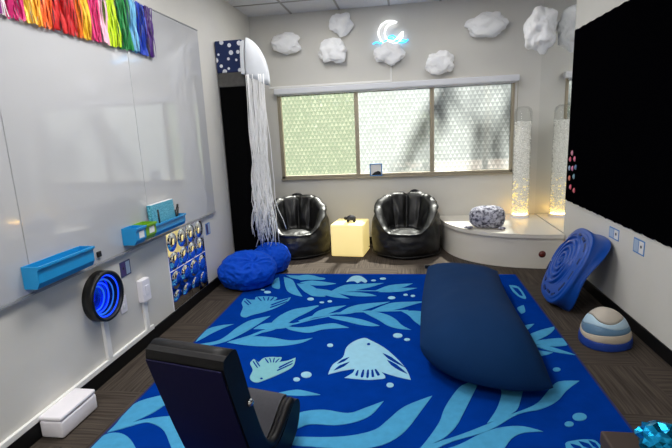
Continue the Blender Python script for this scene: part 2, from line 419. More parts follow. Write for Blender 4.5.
tree(1.3, 8.1, 4.3, 4.5, 1.15, 240, 'slender drooping tree outside the right window pane', True)

# ------------------------------------------------------------------ left wall: whiteboards and fringe
def whiteboard(ya, yb, label):
    t = thing('whiteboard', label, 'whiteboard', (XL, (ya + yb) / 2, .757), group='whiteboards along the left wall')
    bm = BM(); box(bm, (XL + .0002, ya + .002, .757), (XL + .018, yb - .002, 2.452), .003); obj('panel', bm, 'board', t)
    bm = BM(); box(bm, (XL + .0002, ya + .002, .745), (XL + .024, yb - .002, .757)); obj('bottom_edge_strip', bm, 'seam', t)
    bm = BM(); box(bm, (XL + .0002, ya + .002, 2.452), (XL + .022, yb - .002, 2.46)); obj('top_edge_strip', bm, 'seam', t)
whiteboard(.85, 1.97, 'glossy whiteboard panel nearest the camera on the left wall')
whiteboard(1.97, 3.095, 'middle glossy whiteboard panel above the large blue tray')
whiteboard(3.095, 4.283, 'far glossy whiteboard panel ending beside the black cabinet')

fr = thing('fringe_banner', 'rainbow metallic foil fringe banner hung over the whiteboard top', 'banner', (XL + .03, 2.3, 2.44))
bm = BM(); tube(bm, [(XL + .034, 1.0, 2.47), (XL + .034, 2.2, 2.445), (XL + .034, 3.43, 2.447)], .004, 6); obj('string', bm, 'paper', fr)
px_cols = [(0, 8, (250, 225, 235)), (8, 26, (205, 30, 110)), (26, 33, (240, 190, 60)), (33, 41, (250, 165, 30)), (41, 54, (240, 95, 25)), (54, 66, (200, 28, 30)), (66, 78, (190, 20, 30)), (78, 85, (240, 110, 20)), (85, 93, (250, 190, 40)), (93, 103, (215, 40, 110)), (103, 110, (245, 180, 200)), (110, 121, (190, 220, 20)), (121, 133, (20, 130, 60)), (133, 139, (110, 180, 220)), (139, 148, (20, 60, 180)), (148, 155, (70, 25, 120))]
ytab = [(0, 20), (25, 22), (50, 24), (60, 31), (75, 40), (95, 51), (110, 53), (130, 55), (155, 56)]
def ybot(x):
    for (a, b), (c_, d) in zip(ytab, ytab[1:]):
        if a <= x <= c_: return b + (d - b) * (x - a) / (c_ - a)
    return ytab[-1][1]
fmats = {}
bands = []
for a, b, c_ in px_cols:
    bands.append((at(a, ybot(a), 0, XL + .035).y, at(b, ybot(b), 0, XL + .035).y, c_))
off = [(120, 25, 120), (20, 60, 180), (110, 180, 220), (20, 130, 60), (190, 220, 20), (245, 180, 200)]
y = bands[0][0]
for c_ in off: bands.insert(0, (y - .13, y, c_)); y -= .13
for ya, yb, c_ in bands:
    if c_ not in fmats:
        fmats[c_] = foil('foil_%d_%d_%d' % c_, rgb(*c_))
    nt = max(1, round((yb - ya) / .06))
    for k in range(nt):
        a = ya + (yb - ya) * k / nt; b = ya + (yb - ya) * (k + 1) / nt
        bm = BM()
        for s in range(9):
            ys = a + (b - a) * (s + rnd.random()) / 9; w = (b - a) / 8 * 1.5
            zt = 2.447; zb = 2.098 + rnd.uniform(-.009, .009)
            sway = rnd.uniform(-.006, .006); ph = rnd.random() * 6; col = []
            for i in range(10):
                f = i / 9; z = zt + (zb - zt) * f
                yy = ys + sway * f + .006 * math.sin(ph + f * 5); xx = XL + .034 + .008 * math.sin(ph * 2 + f * 7 + s) + .004 * (s % 3)
                tw = .4 * math.sin(ph + f * 4)
                dv = Vector((math.sin(tw), math.cos(tw), 0)) * w * .62
                col.append((bm.verts.new(Vector((xx, yy, z)) - dv), bm.verts.new(Vector((xx, yy, z)) + dv)))
            for p, q in zip(col, col[1:]): bm.faces.new((p[0], p[1], q[1], q[0]))
        obj('tassel', bm, fmats[c_], fr, True)

# trays
def trough(name, ya, yb, z0, z1, m, label, cat, depth=.10, group=None, lab=False):
    t = thing(name, label, cat, (XL + .018, (ya + yb) / 2, z0), group=group)
    x0 = XL + .0185; w = .006; bm = BM(); x1 = x0 + depth
    prof = [(x0, z1), (x0, z0), (x0 + depth * .72, z0), (x1 - .012, z0 + .03), (x1 - .012, z1 - .02), (x1, z1 - .012), (x1, z1),
            (x1 - w * 1.6, z1), (x1 - .012 - w, z1 - .016), (x1 - .012 - w, z0 + .034), (x0 + depth * .70, z0 + w), (x0 + w, z0 + w), (x0 + w, z1)]
    prism(bm, prof, ya + .004, yb - .004, lambda a, b, d: Vector((a, d, b)))
    obj('trough', bm, m, t)
    for e in (ya, yb - .005):
        bm = BM(); prism(bm, [(x0, z1), (x0, z0), (x0 + depth * .72, z0), (x1 - .012, z0 + .03), (x1 - .012, z1 - .02), (x1, z1 - .012), (x1, z1)], e, e + .005, lambda a, b, d: Vector((a, d, b)))
        obj('end_panel', bm, m, t)
    if lab:
        bm = BM(); box(bm, (x1 - .0125, ya + (yb - ya) * .3, z0 + .04), (x1 - .0105, ya + (yb - ya) * .8, z0 + .085)); obj('sticker', bm, 'paper', t, label='white paper sticker')
    return t
trough('marker_tray', 1.915, 2.335, .79, .905, 'tray', 'long blue tray on middle whiteboard above the round blue mirror', 'tray')
trough('storage_bin', 2.745, 2.865, .80, .915, 'tray', 'short blue bin with white sticker left of the green bin', 'bin', .115, lab=True)
trough('storage_bin', 2.87, 3.0, .805, .915, 'green', 'lime green bin with white sticker between blue bins', 'bin', .115, lab=True)
trough('marker_tray', 3.005, 3.48, .795, .885, 'tray', 'long blue tray holding a teal notebook on far whiteboard', 'tray', .10)
nb = thing('notebook', 'glittery teal notebook standing in the far blue tray', 'notebook', (XL + .07, 3.2, .802))
Mx = Matrix.Translation((XL + .058, 3.225, .803)) @ Matrix.Rotation(-.06, 4, 'Y')
bm = BM(); box(bm, (-.018, -.165, 0), (.018, .165, .215), .004, M=Mx); obj('cover', bm, 'teal', nb)
bm = BM(); box(bm, (-.0165, -.158, .006), (.0165, .158, .2175), M=Mx); obj('pages', bm, 'paper', nb)
bm = BM(); tube(bm, [Mx @ Vector((.0195, -.09, .015)), Mx @ Vector((.0195, -.085, .17))], .008, 8); obj('elastic_band', bm, 'black', nb, True, label='black strap')
bm = BM(); tube(bm, [(XL + .055, 3.42, .803), (XL + .06, 3.455, .94)], .011, 10); tube(bm, [(XL + .06, 3.455, .94), (XL + .061, 3.461, .965)], .008, 10)
tube(bm, [(XL + .08, 3.40, .81), (XL + .075, 3.40, .93)], .011, 10)
tag(obj('marker', bm, 'black', None, True), 'pair of clipped black markers standing at far end of blue tray', 'marker')
bm = BM(); box(bm, (XL + .0185, 2.47, .795), (XL + .03, 2.505, .83), .003); tag(obj('magnet', bm, 'black'), 'small black square magnet right of the large blue tray', 'magnet')

# infinity mirror
im = thing('round_mirror', 'round black-rimmed mirror with blue glowing rings on left wall', 'mirror', (XL + .001, 2.462, .551))
ax = Matrix.Translation((0, 0, 0)) @ Matrix.Rotation(PI / 2, 4, 'Y')
R0 = .158
bm = BM(); lathe(bm, [(R0 - .022, 0), (R0, 0), (R0, .062), (R0 - .004, .066), (R0 - .018, .066), (R0 - .022, .06), (R0 - .022, 0)], (XL + .001, 2.462, .551), 64, axis=ax); obj('rim', bm, 'black', im, True)
bm = BM(); lathe(bm, [(0, .006), (R0 - .023, .006)], (XL + .001, 2.462, .551), 64, axis=ax); obj('back_plate', bm, 'darkmirror', im)
for i, (r_, d_) in enumerate(((.128, .044), (.108, .034), (.090, .026), (.074, .018))):  # outermost is the LED; inner rings are its reflections, built as glowing rings
    bm = BM(); lathe(bm, [(r_ - .0055, d_ - .003), (r_ + .0055, d_ - .003), (r_ + .0055, d_), (r_ - .0055, d_), (r_ - .0055, d_ - .003)], (XL + .001, 2.462 - .017 * i, .551), 48, axis=ax)
    obj('led_and_image_ring', bm, 'ledblue' if i % 2 == 0 else 'ledimage', im)
bm = BM(); lathe(bm, [(0, .056), (R0 - .023, .056)], (XL + .001, 2.462, .551), 64, axis=ax); obj('glass', bm, 'clear', im)

# raceways, plates, cards on the left wall
bm = BM(); box(bm, (XL, 2.435, BH + .036), (XL + .022, 2.48, .395), .003); tag(obj('cable_raceway', bm, 'trim'), 'white vertical cable raceway below the round blue mirror', 'cable cover')
bm = BM(); box(bm, (XL, 2.884, BH + .036), (XL + .022, 2.924, .345), .003); tag(obj('cable_raceway', bm, 'trim'), 'white vertical cable raceway under the white switch box', 'cable cover')
sw = thing('switch_box', 'white surface switch box above a thin raceway on left wall', 'switch', (XL, 2.905, .35))
bm = BM(); box(bm, (XL, 2.855, .347), (XL + .045, 2.955, .512), .006); obj('housing', bm, 'whitep', sw)
bm = BM(); box(bm, (XL + .0455, 2.885, .395), (XL + .05, 2.925, .465), .002); obj('rocker', bm, 'whitep', sw)
op = thing('outlet_plate', 'white outlet plate beside the round blue mirror', 'outlet', (XL, 2.68, .35))
bm = BM(); box(bm, (XL, 2.645, .35), (XL + .006, 2.715, .465), .002); obj('plate', bm, 'whitep', op)
for z in (.378, .425):
    bm = BM(); box(bm, (XL + .006, 2.665, z), (XL + .009, 2.695, z + .028), .003); obj('socket', bm, 'trim', op)
def card(name, x, ya, yb, z0, z1, label, m, s=1):
    t = thing(name, label, 'card', (x, (ya + yb) / 2, z0), group='small picture cards on the walls')
    bm = BM(); box(bm, (x, ya, z0), (x + s * .003, yb, z1)); obj('card_backing', bm, m, t)
    b = .009; w = yb - ya; h_ = z1 - z0
    bm = BM(); box(bm, (x + s * .003, ya + b, z0 + b), (x + s * .0036, ya + w * .48, z1 - b)); obj('picture', bm, 'paper' if s < 0 else 'plum', t)
    bm = BM(); lathe(bm, [(0, 0), (w * .07, 0), (w * .07, .001), (0, .001)], (x + s * .0037, ya + w * .28, z0 + h_ * .55), 16, axis=Matrix.Rotation(PI / 2 * s, 4, 'Y')); obj('figure', bm, 'black', t)
    bm = BM(); box(bm, (x + s * .003, ya + w * .54, z0 + b), (x + s * .0036, yb - b, z1 - b)); obj('caption_panel', bm, 'palecard', t)
card('picture_card', XL, 2.70, 2.815, .585, .69, 'small dark purple picture card above the white switch box', 'card')
card('picture_card', XL, 4.06, 4.155, .56, .672, 'small picture card right of the bubble mirror panel', 'cardblue')
card('picture_card', XR, 3.635, 3.80, .575, .662, 'blue-bordered picture card beside the leaning blue board', 'cardblue', -1)
card('picture_card', XR, 3.255, 3.405, .565, .668, 'blue-bordered picture card further right under the black felt', 'cardblue', -1)

# bubble mirror panel
bp = thing('bubble_mirror_panel', 'square acrylic mirror panel of convex bubbles above left baseboard', 'mirror', (XL, 3.65, .1))
y0, y1, z0, z1 = 3.315, 3.985, .098, .740
nu, nv = 112, 112; bm = BM(); g = []
for j in range(nv + 1):
    r_ = []
    for i in range(nu + 1):
        u, v = i / nu * 4, j / nv * 4
        fu, fv = u % 1 - .5, v % 1 - .5
        d = math.hypot(fu, fv) / .44
        hgt = .015 * math.sqrt(max(0, 1 - d * d)) if d < 1 else 0
        r_.append(bm.verts.new((XL + .008 + hgt, y0 + (y1 - y0) * i / nu, z0 + (z1 - z0) * j / nv)))
    g.append(r_)
for j in range(nv):
    for i in range(nu): bm.faces.new((g[j][i], g[j][i + 1], g[j + 1][i + 1], g[j + 1][i]))
obj('bubble_sheet', bm, 'bmirror', bp, True)
bm = BM(); box(bm, (XL, y0 - .003, z0 - .002), (XL + .007, y1 + .003, z1 + .003)); box(bm, (XL, y0, .423), (XL + .011, y1, .428)); obj('backing', bm, 'whitep', bp)

# white cable box on the floor
wb = thing('cable_box', 'white rounded cable box on carpet against the left baseboard', 'box', (-1.81, 1.98, 0))
bm = BM(); box(bm, (-1.884, 1.85, .004), (-1.754, 2.125, .098), .012, 3); obj('body', bm, 'whitep', wb, True)
bm = BM(); box(bm, (-1.884, 1.85, .099), (-1.754, 2.125, .124), .010, 3); obj('lid', bm, 'whitep', wb, True)
for yy in (1.87, 2.08):
    bm = BM(); box(bm, (-1.83, yy, 0), (-1.8, yy + .02, .006)); obj('foot', bm, 'black', wb)

# ------------------------------------------------------------------ cabinet and jellyfish
cb = thing('tall_cabinet', 'tall narrow black cabinet with navy dotted top in the corner', 'cabinet', (-1.74, 5.1, 0))
bm = BM(); box(bm, (XL + .013, 4.70, 0), (-1.6120, 5.07, 1.98), .004); obj('body', bm, 'cab', cb)
bm = BM(); box(bm, (XL + .011, 4.692, 1.98), (-1.6100, 5.07, 2.12), .006); obj('fabric_band', bm, 'gry', cb, label='grey fabric band')
bm = BM(); box(bm, (XL + .009, 4.684, 2.12), (-1.6070, 5.07, 2.43), .01); obj('top_cover', bm, 'dots', cb, label='navy cover with white dots')
bm = BM(); box(bm, (-1.6125, 4.74, .05), (-1.6020, 5.04, 1.95), .003); d_ = obj('door', bm, 'cab', cb)
bm = BM(); tube(bm, [(-1.5890, 4.98, .95), (-1.5890, 4.98, 1.1)], .006, 8); obj('handle', bm, 'black', d_)

jf = thing('jellyfish_decoration', 'hanging white jellyfish with half-dome bell and long string tentacles', 'decoration', (-1.59, 4.72, 2.1))
bm = BM(); nu, nv = 40, 16; gr = []; jc = Vector((-1.562, 4.72, 2.08))
def jpt(u, v, k=1):
    a = -PI / 2 + PI * u; ph = PI / 2 * v
    rr = .215 * math.sin(ph + .0001) ** .95 * (1 + .02 * math.sin(u * 22))
    z = .37 * math.cos(ph) ** .85 if v < .999 else 0
    z -= .018 * max(0, v - .8) * 5 * (math.sin(u * 28) * .5 + .5)
    z -= .10 * math.sin(ph) * math.cos(a)
    return jc + Vector((math.cos(a) * rr * k, math.sin(a) * rr * .5 * k, z * (k if v < .9 else 1)))
for k in (1, .95):
    rr = [[bm.verts.new(jpt(i / nu, max(.02, j / nv), k)) for i in range(nu + 1)] for j in range(nv + 1)]
    for j in range(nv):
        for i in range(nu): bm.faces.new((rr[j][i], rr[j][i + 1], rr[j + 1][i + 1], rr[j + 1][i]))
    bm.faces.new(rr[0]); gr.append(rr)
for i in range(nu): bm.faces.new((gr[0][nv][i], gr[0][nv][i + 1], gr[1][nv][i + 1], gr[1][nv][i]))
for s in (0, nu):
    for j in range(nv): bm.faces.new((gr[0][j][s], gr[0][j + 1][s], gr[1][j + 1][s], gr[1][j][s]))
obj('bell', bm, 'jelly', jf, True)
bm = BM(); box(bm, (-1.578, 4.63, 2.07), (-1.57, 5.03, 2.44), .002)
prismpts = [(4.72 - .105 * math.cos(PI * k / 20), 2.09 + .335 * math.sin(PI * k / 20) ** .7) for k in range(21)]
bm.free(); bm = BM(); prism(bm, prismpts, -1.611, -1.572, lambda a, b, d: Vector((d, a, b))); obj('back_plate', bm, 'jelly', jf)
for k in range(84):
    a = -PI / 2 + PI * rnd.random(); rr = .185 * math.sqrt(rnd.random())
    p = Vector((-1.575 + math.cos(a) * rr, 4.66 + math.sin(a) * rr * .30, 2.08))
    L_ = rnd.uniform(1.45, 1.80); pts = []
    ph = rnd.random() * 6; drift = rnd.uniform(.0, .16) if rnd.random() < .4 else rnd.uniform(-.06, .06)
    for i in range(16):
        f = i / 15
        pull = -(p.x + 1.50) * .15 * f - .035 * f
        pts.append((p.x + pull + drift * f ** 2 + .030 * math.sin(ph + f * 9) * f + .020 * math.sin(ph * 3 + f * 21) * f ** 3, p.y + .02 * math.cos(ph * 1.7 + f * 8) * f, p.z - L_ * f))
    bm = BM(); tube(bm, pts, .0042, 5); obj('tentacle', bm, 'yarn', jf, True)

# ------------------------------------------------------------------ back wall: clouds and neon
def cloud(x, y, z, w, d, h_, seed, label):
    def fn(dv):
        n = 0
        p = Vector((dv.x, dv.y, dv.z)) + Vector((seed * 3.7, seed * 1.3, seed * 2.9))
        n += .34 * noise.noise(p * 1.5); n += .07 * (1 - 2 * abs(noise.noise(p * 1.9))); n += .045 * (1 - 2 * abs(noise.noise(p * 4.5))); n += .015 * (1 - 2 * abs(noise.noise(p * 11)))
        n += .16 * max(0, 1 - abs(dv.y) * 2.2) * noise.noise(p * 4.5)
        return .84 + n
    bm = BM(); ball(bm, (x, y, z), 1, 5, (w / 2, d / 2, h_ / 2), fn)
    if y > 5.6: sh = YB + .012 - max(v.co.y for v in bm.verts)      # pressed against the wall
    else: sh = 0
    sx = XR + .004 - max(v.co.x for v in bm.verts) if y < 5.6 else 0   # the corner cloud is stuck to the mirror
    for v in bm.verts: v.co.y = min(v.co.y + sh, YB - .0004); v.co.x = min(v.co.x + sx, XR - .0064)
    tag(obj('paper_cloud', bm, 'cloud', None, True), label, 'cloud', 'crinkled white clouds on the back wall')
cloud(-1.42, 5.81, 2.565, .37, .16, .26, 1, 'white crinkled cloud at far left, nearest the jellyfish')
cloud(-.735, 5.82, 2.74, .28, .14, .27, 12, 'small white cloud near ceiling above another cloud')
cloud(-.85, 5.81, 2.43, .36, .17, .29, 3, 'white cloud below the small one near the ceiling')
cloud(-.17, 5.80, 2.36, .36, .15, .26, 4, 'white cloud directly under the neon moon')
cloud(.425, 5.81, 2.215, .34, .16, .27, 5, 'white cloud touching the blind cassette right of the moon')
cloud(.955, 5.81, 2.60, .47, .17, .29, 6, 'wide white cloud high above the right window pane')
cq = at(541, 31, 1, 5.35)
cloud(1.40, 5.35, cq.z, .37, .34, .46, 7, 'largest white cloud in the corner beside the mirror')

nm = thing('neon_moon_sign', 'glowing white neon crescent moon with blue neon waves on back wall', 'neon sign', (-.17, YB - .03, 2.5))
def npt(x, y): return at(x, y, 1, YB - .03)
zx = lambda a, b: npt(360 + a / 5.6, 10 + b / 5.6)
def spline(p, k=5):
    p = [Vector(q) for q in p]; out = []
    for i in range(len(p) - 1):
        p0 = p[max(0, i - 1)]; p1 = p[i]; p2 = p[i + 1]; p3 = p[min(len(p) - 1, i + 2)]
        for s in range(k):
            t = s / k
            out.append(.5 * (2 * p1 + (p2 - p0) * t + (2 * p0 - 5 * p1 + 4 * p2 - p3) * t * t + (3 * p1 - p0 - 3 * p2 + p3) * t ** 3))
    return out + [p[-1]]
cres = spline([zx(*q) for q in ((240, 122), (236, 150), (222, 172), (195, 188), (165, 192), (135, 185), (115, 165), (104, 135), (108, 105), (125, 80), (150, 64), (180, 62), (205, 68))])
inner = spline([zx(*q) for q in ((205, 68), (175, 76), (152, 92), (140, 115), (140, 140), (150, 162), (172, 174), (200, 165), (222, 142), (240, 122))])
bm = BM(); tube(bm, cres, .0068, 8); tube(bm, inner, .0068, 8); obj('crescent_tube', bm, 'neon_w', nm, True)
w1 = spline([zx(*q) for q in ((72, 192), (92, 180), (112, 186), (132, 178), (152, 166), (165, 148), (185, 144), (200, 156), (190, 166), (206, 176), (228, 182), (250, 180), (270, 164))])
w2 = spline([zx(*q) for q in ((152, 166), (172, 160), (188, 168), (210, 172), (235, 166), (268, 172))])
bm = BM(); tube(bm, w1, .0075, 8); tube(bm, w2, .006, 8); obj('wave_tube', bm, 'neon_b', nm, True)
bm = BM(); pr = [(-.30, 2.42), (-.02, 2.42), (-.02, 2.66), (-.30, 2.66)]
for px_, pz_ in ((-.27, 2.45), (-.05, 2.45), (-.22, 2.63)): tube(bm, [(px_, YB, pz_), (px_, YB - .03, pz_)], .004, 6)
obj('standoff', bm, 'clear', nm)

# sand art frame on the sill
sf = thing('sand_picture', 'small blue-framed sand picture standing on the window sill', 'picture', (-.366, YB - .015, WZ0))
px0, px1, pz0, pz1 = -.445, -.288, .897, 1.055; yy = YB - .02
bm = BM(); b = .012
for lo, hi in (((px0, pz0), (px1, pz0 + b)), ((px0, pz1 - b), (px1, pz1)), ((px0, pz0), (px0 + b, pz1)), ((px1 - b, pz0), (px1, pz1))):
    box(bm, (lo[0], yy - .01, lo[1]), (hi[0], yy + .01, hi[1]), .002)
obj('frame', bm, 'cardblue', sf)
bm = BM(); box(bm, (px0 + .01, yy - .002, pz0 + .01), (px1 - .01, yy + .002, pz1 - .01)); obj('panel', bm, 'paper', sf)
bm = BM(); prism(bm, [(px0 + .02, pz0 + .013), (px1 - .014, pz0 + .013), (px1 - .02, pz0 + .05), (px1 - .05, pz0 + .065), (px0 + .06, pz0 + .05), (px0 + .035, pz0 + .03)], yy - .006, yy - .002, lambda a, b, d: Vector((a, d, b))); obj('sand', bm, 'black', sf)

# ------------------------------------------------------------------ right wall
bm = BM(); box(bm, (XR - .006, 4.822, .375), (XR - .0005, YB - .0005, ZC - .001)); tag(obj('wall_mirror', bm, 'mirror'), 'tall frameless mirror on right wall behind the corner bench', 'mirror')
bm = BM(); nY = 120; cols = []
for i in range(nY + 1):
    y = 4.822 - (4.822 - .9) * i / nY
    zb = .712 + .006 * math.sin(i * 1.9) * math.sin(i * .7); zt = 2.305 + .003 * math.sin(i * 1.3)
    cols.append([bm.verts.new(p) for p in ((XR - .001, y, zb), (XR - .009, y, zb), (XR - .009, y, zt), (XR - .001, y, zt))])
for a, b in zip(cols, cols[1:]):
    for k in range(4): bm.faces.new((a[k], a[(k + 1) % 4], b[(k + 1) % 4], b[k]))
bm.faces.new(cols[0]); bm.faces.new(cols[-1][::-1]); tag(obj('felt_board', bm, 'felt'), 'large black felt board covering the right wall', 'felt board')
gm = {}
for i, (gx, gy, c_, nm_) in enumerate(((571.8, 153, (240, 160, 180), 'pale pink gem at the top left edge of the felt'), (569.8, 159.3, (225, 110, 130), 'pink gem second from top in left column'), (574.3, 159, (240, 130, 160), 'bright pink gem highest in the right column'), (569, 168, (150, 170, 200), 'grey blue gem halfway down left column'), (572, 168.4, (240, 150, 190), 'pink gem squeezed between two blue gems'), (575.2, 167.3, (110, 140, 180), 'blue gem second from top in right column'), (569, 178, (235, 140, 120), 'orange pink gem low in left column'), (573.4, 176.5, (130, 170, 190), 'pale teal gem third down in right column'), (570, 187, (235, 110, 130), 'rose gem at the bottom of left column'), (573.6, 190.5, (230, 110, 125), 'rose gem lowest in the right column'))):
    p = at(gx + .6, gy, 0, XR - .010)
    if c_ not in gm: gm[c_] = mat('gem_%d_%d_%d' % c_, rgb(*c_), .25, var=.1)
    bm = BM(); lathe(bm, [(0, -.002), (.023, -.002), (.023, .004), (.012, .011), (0, .012)], (p.x, p.y, p.z), 8, axis=Matrix.Rotation(-PI / 2, 4, 'Y') @ Matrix.Diagonal((1.1, .8, 1, 1)))
    tag(obj('gem_sticker', bm, gm[c_]), nm_, 'gem', 'coloured gems on the felt board edge')

# corner bench
bn = thing('corner_bench', 'white curved corner bench along window wall and mirror', 'bench', (1.1, 5.3, 0))
def arc(a, b, n=48, e=2.5):
    pts = []
    for k in range(n + 1):
        t = PI / 2 * k / n
        pts.append((XR - .013 - a * math.cos(t) ** (2 / e), YB - .013 - b * math.sin(t) ** (2 / e)))
    return pts
corner = [(XR - .013, YB - .013)]
bm = BM(); prism(bm, arc(1.135, 1.09) + corner, 0, .325, lambda a, b, d: Vector((a, b, d))); obj('curved_base', bm, 'white', bn)
bm = BM(); a0 = arc(1.16, 1.115)
A_ = a0 + corner
prism(bm, A_, .325, .366, lambda a, b, d: Vector((a, b, d)))
bmesh.ops.remove_doubles(bm, verts=bm.verts, dist=1e-5)
obj('bench_top', bm, 'white', bn)
ph = at(542, 254, 1, 4.80)
bm = BM(); lathe(bm, [(0, .012), (.016, .012), (.02, .006), (.034, .004), (.036, 0)], (ph.x, YB - .013 - 1.09 * (1 - ((XR - .013 - ph.x) / 1.135) ** 2.5) ** .4 - .001, ph.z), 24, axis=Matrix.Rotation(PI / 2, 4, 'X')); obj('button', bm, 'red', bn, True, label='dark red round button')

# bubble tube
bt = thing('bubble_tube', 'tall clear bubble tube glowing yellow on the corner bench', 'bubble tube', (1.365, 5.72, .366))
tx, ty, tr_ = 1.365, 5.715, .098
bm = BM(); lathe(bm, [(tr_, .40), (tr_, 1.60), (tr_ * .86, 1.64), (tr_ * .5, 1.665), (0, 1.67)], (tx, ty, 0), 40); obj('tube_shell', bm, 'clear', bt, True)
bm = BM(); lathe(bm, [(0, .366), (tr_ + .006, .366), (tr_ + .006, .40), (tr_ - .004, .402), (0, .402)], (tx, ty, 0), 40); obj('base', bm, 'whitep', bt)
bm = BM(); lathe(bm, [(0, .4045), (tr_ * .86, .4045), (tr_ * .86, .409), (0, .409)], (tx, ty, 0), 32); obj('light_ring', bm, 'amber', bt)
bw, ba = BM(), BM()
for k in range(2200):
    z = .42 + (1.50 - .42) * rnd.random(); a = rnd.random() * 2 * PI; q = tr_ - .008 - .016 * rnd.random(); r_ = rnd.uniform(.004, .0105)
    lit = rnd.random() < .55 * max(0, 1 - (z - .42) / .50) ** 1.2  # LED light on the lower bubbles, put into their own amber glow
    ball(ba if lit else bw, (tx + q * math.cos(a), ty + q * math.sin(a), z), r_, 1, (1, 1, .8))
obj('bubbles', bw, 'water', bt, True, kind='stuff')
obj('led_glow_bubbles', ba, 'amberglow', bt, True, kind='stuff')
bm = BM(); lathe(bm, [(0, .412), (.070, .412), (.070, 1.498), (0, 1.498)], (tx, ty, 0), 32); obj('water_column', bm, 'water', bt, True)
bm = BM(); lathe(bm, [(0, 1.50), (tr_ - .006, 1.50), (tr_ - .006, 1.506), (0, 1.506)], (tx, ty, 0), 32); obj('water_surface', bm, 'clear', bt, True)

# plush seal
sl = thing('plush_seal', 'fuzzy grey speckled plush seal lying on the corner bench', 'plush toy', (.88, 5.2, .366))
def fz(dv):
    p = dv
    return 1 + .02 * noise.noise(p * 7) + .03 * noise.noise(p * 24) + .03 * noise.noise(p * 60)
bm = BM(); Msl = Matrix.Translation((.885, 5.14, .366 + .118)) @ Matrix.Rotation(-.12, 4, 'Z')
g = bmesh.ops.create_icosphere(bm, subdivisions=6, radius=1)
for v in bm.verts:
    d = v.co.normalized(); e = 3.0
    s = (abs(d.x) ** e + abs((d.y ** 2 + d.z ** 2) ** .5) ** e) ** (-1 / e)
    k = fz(d); tp = 1 + .06 * d.x
    v.co = Msl @ Vector((d.x * s * .185 * k, d.y * s * .13 * k * tp, max(-.117, d.z * s * .124 * k * tp)))
obj('body', bm, 'plush', sl, True)
bm = BM(); ball(bm, (.675, 5.05, .39), 1, 3, (.05, .02, .015), fz); obj('flipper', bm, 'plush', sl, True)
bm = BM(); ball(bm, (.70, 5.08, .385), 1, 3, (.03, .04, .015), fz); obj('flipper', bm, 'plush', sl, True)
bm = BM(); ball(bm, (1.02, 5.01, .385), 1, 3, (.04, .04, .016), fz); obj('flipper', bm, 'plush', sl, True)

# leaning blue spiral board
sb = thing('spiral_balance_board', 'blue plastic spiral balance board leaning against right wall', 'balance board', (1.42, 4.0, 0))
BW, BHh, BD = .325, .325, .15
def board_M():
    v = Vector((.31, .0, .60)).normalized(); u = Vector((0.10, 1, 0)).normalized(); u = (u - v * u.dot(v)).normalized()
    n = v.cross(u).normalized()
    if n.x > 0: n = -n
    return u, v, n
u_, v_, n_ = board_M()
bc = Vector((1.300, 3.885, .322))
def bpt(a, b, d): return bc + u_ * a + v_ * b + n_ * d
def sq(t, r, e=2.7):
    c_, s_ = math.cos(t), math.sin(t)
    k = (abs(c_) ** e + abs(s_) ** e) ** (-1 / e)
    return c_ * k * r, s_ * k * r
bm = BM(); rings = []
nr, nt = 110, 200
def face_h(r, t):
    a_, b_ = sq(t, r * BW / .345, 2 + .9 * (r / .345)); a_ -= .055; b_ -= .02; r2 = math.hypot(a_, b_)
    th = math.atan2(b_, a_) / (2 * PI)
    s = (r2 / .055 - th) % 1
    ridge = .019 * max(0, min(1, .5 + 1.6 * math.cos(2 * PI * s))) * min(1, (.245 - r2) / .02) if r2 < .245 else 0
    return .014 * (1 - (r / .345) ** 2) + ridge + (.008 if .29 < r < .315 else 0)
for i in range(nr + 1):
    r = .345 * i / nr
    rings.append([bm.verts.new(bpt(*[q * (BW / .345) for q in sq(2 * PI * k / nt, r, 2 + .9 * (r / .345))], face_h(r, 2 * PI * k / nt))) for k in range(nt)])
for rr, dd in ((1.012, -.006), (1.02, -.02), (1.0, -.06), (1.0, -.10), (1.03, -BD + .012), (1.05, -BD), (1.03, -BD - .003), (.98, -BD + .02), (.95, -.05)):
    rings.append([bm.verts.new(bpt(*[q * rr for q in sq(2 * PI * k / nt, BW, 2.9)], dd + (.075 * abs(math.cos(2 * PI * k / nt)) ** 4 * min(1, -dd / .12) if dd < -.05 else 0))) for k in range(nt)])
for a, b in zip(rings, rings[1:]):
    for k in range(nt): bm.faces.new((a[k], a[(k + 1) % nt], b[(k + 1) % nt], b[k]))
bmesh.ops.remove_doubles(bm, verts=bm.verts, dist=1e-5)
obj('spiral_deck', bm, 'toyblue', sb, True)
for k in range(14):  # raised pieces; darker blue stands in for the shade inside each slot
    t = 2 * PI * k / 14 + .1; rr = .282 if k % 2 else .268; w = .040 if k % 3 else .026
    bm = BM(); pa = [sq(t + q, rr, 2.6) for q in [-(w / rr) + 2 * w / rr * i / 8 for i in range(9)]]
    pb = [(a * .925, b * .925) for a, b in pa[::-1]]
    h_ = face_h(.25, t)
    prism(bm, pa + pb, h_ - .004, h_ + .006, bpt); obj('slot', bm, 'slotshade', sb)

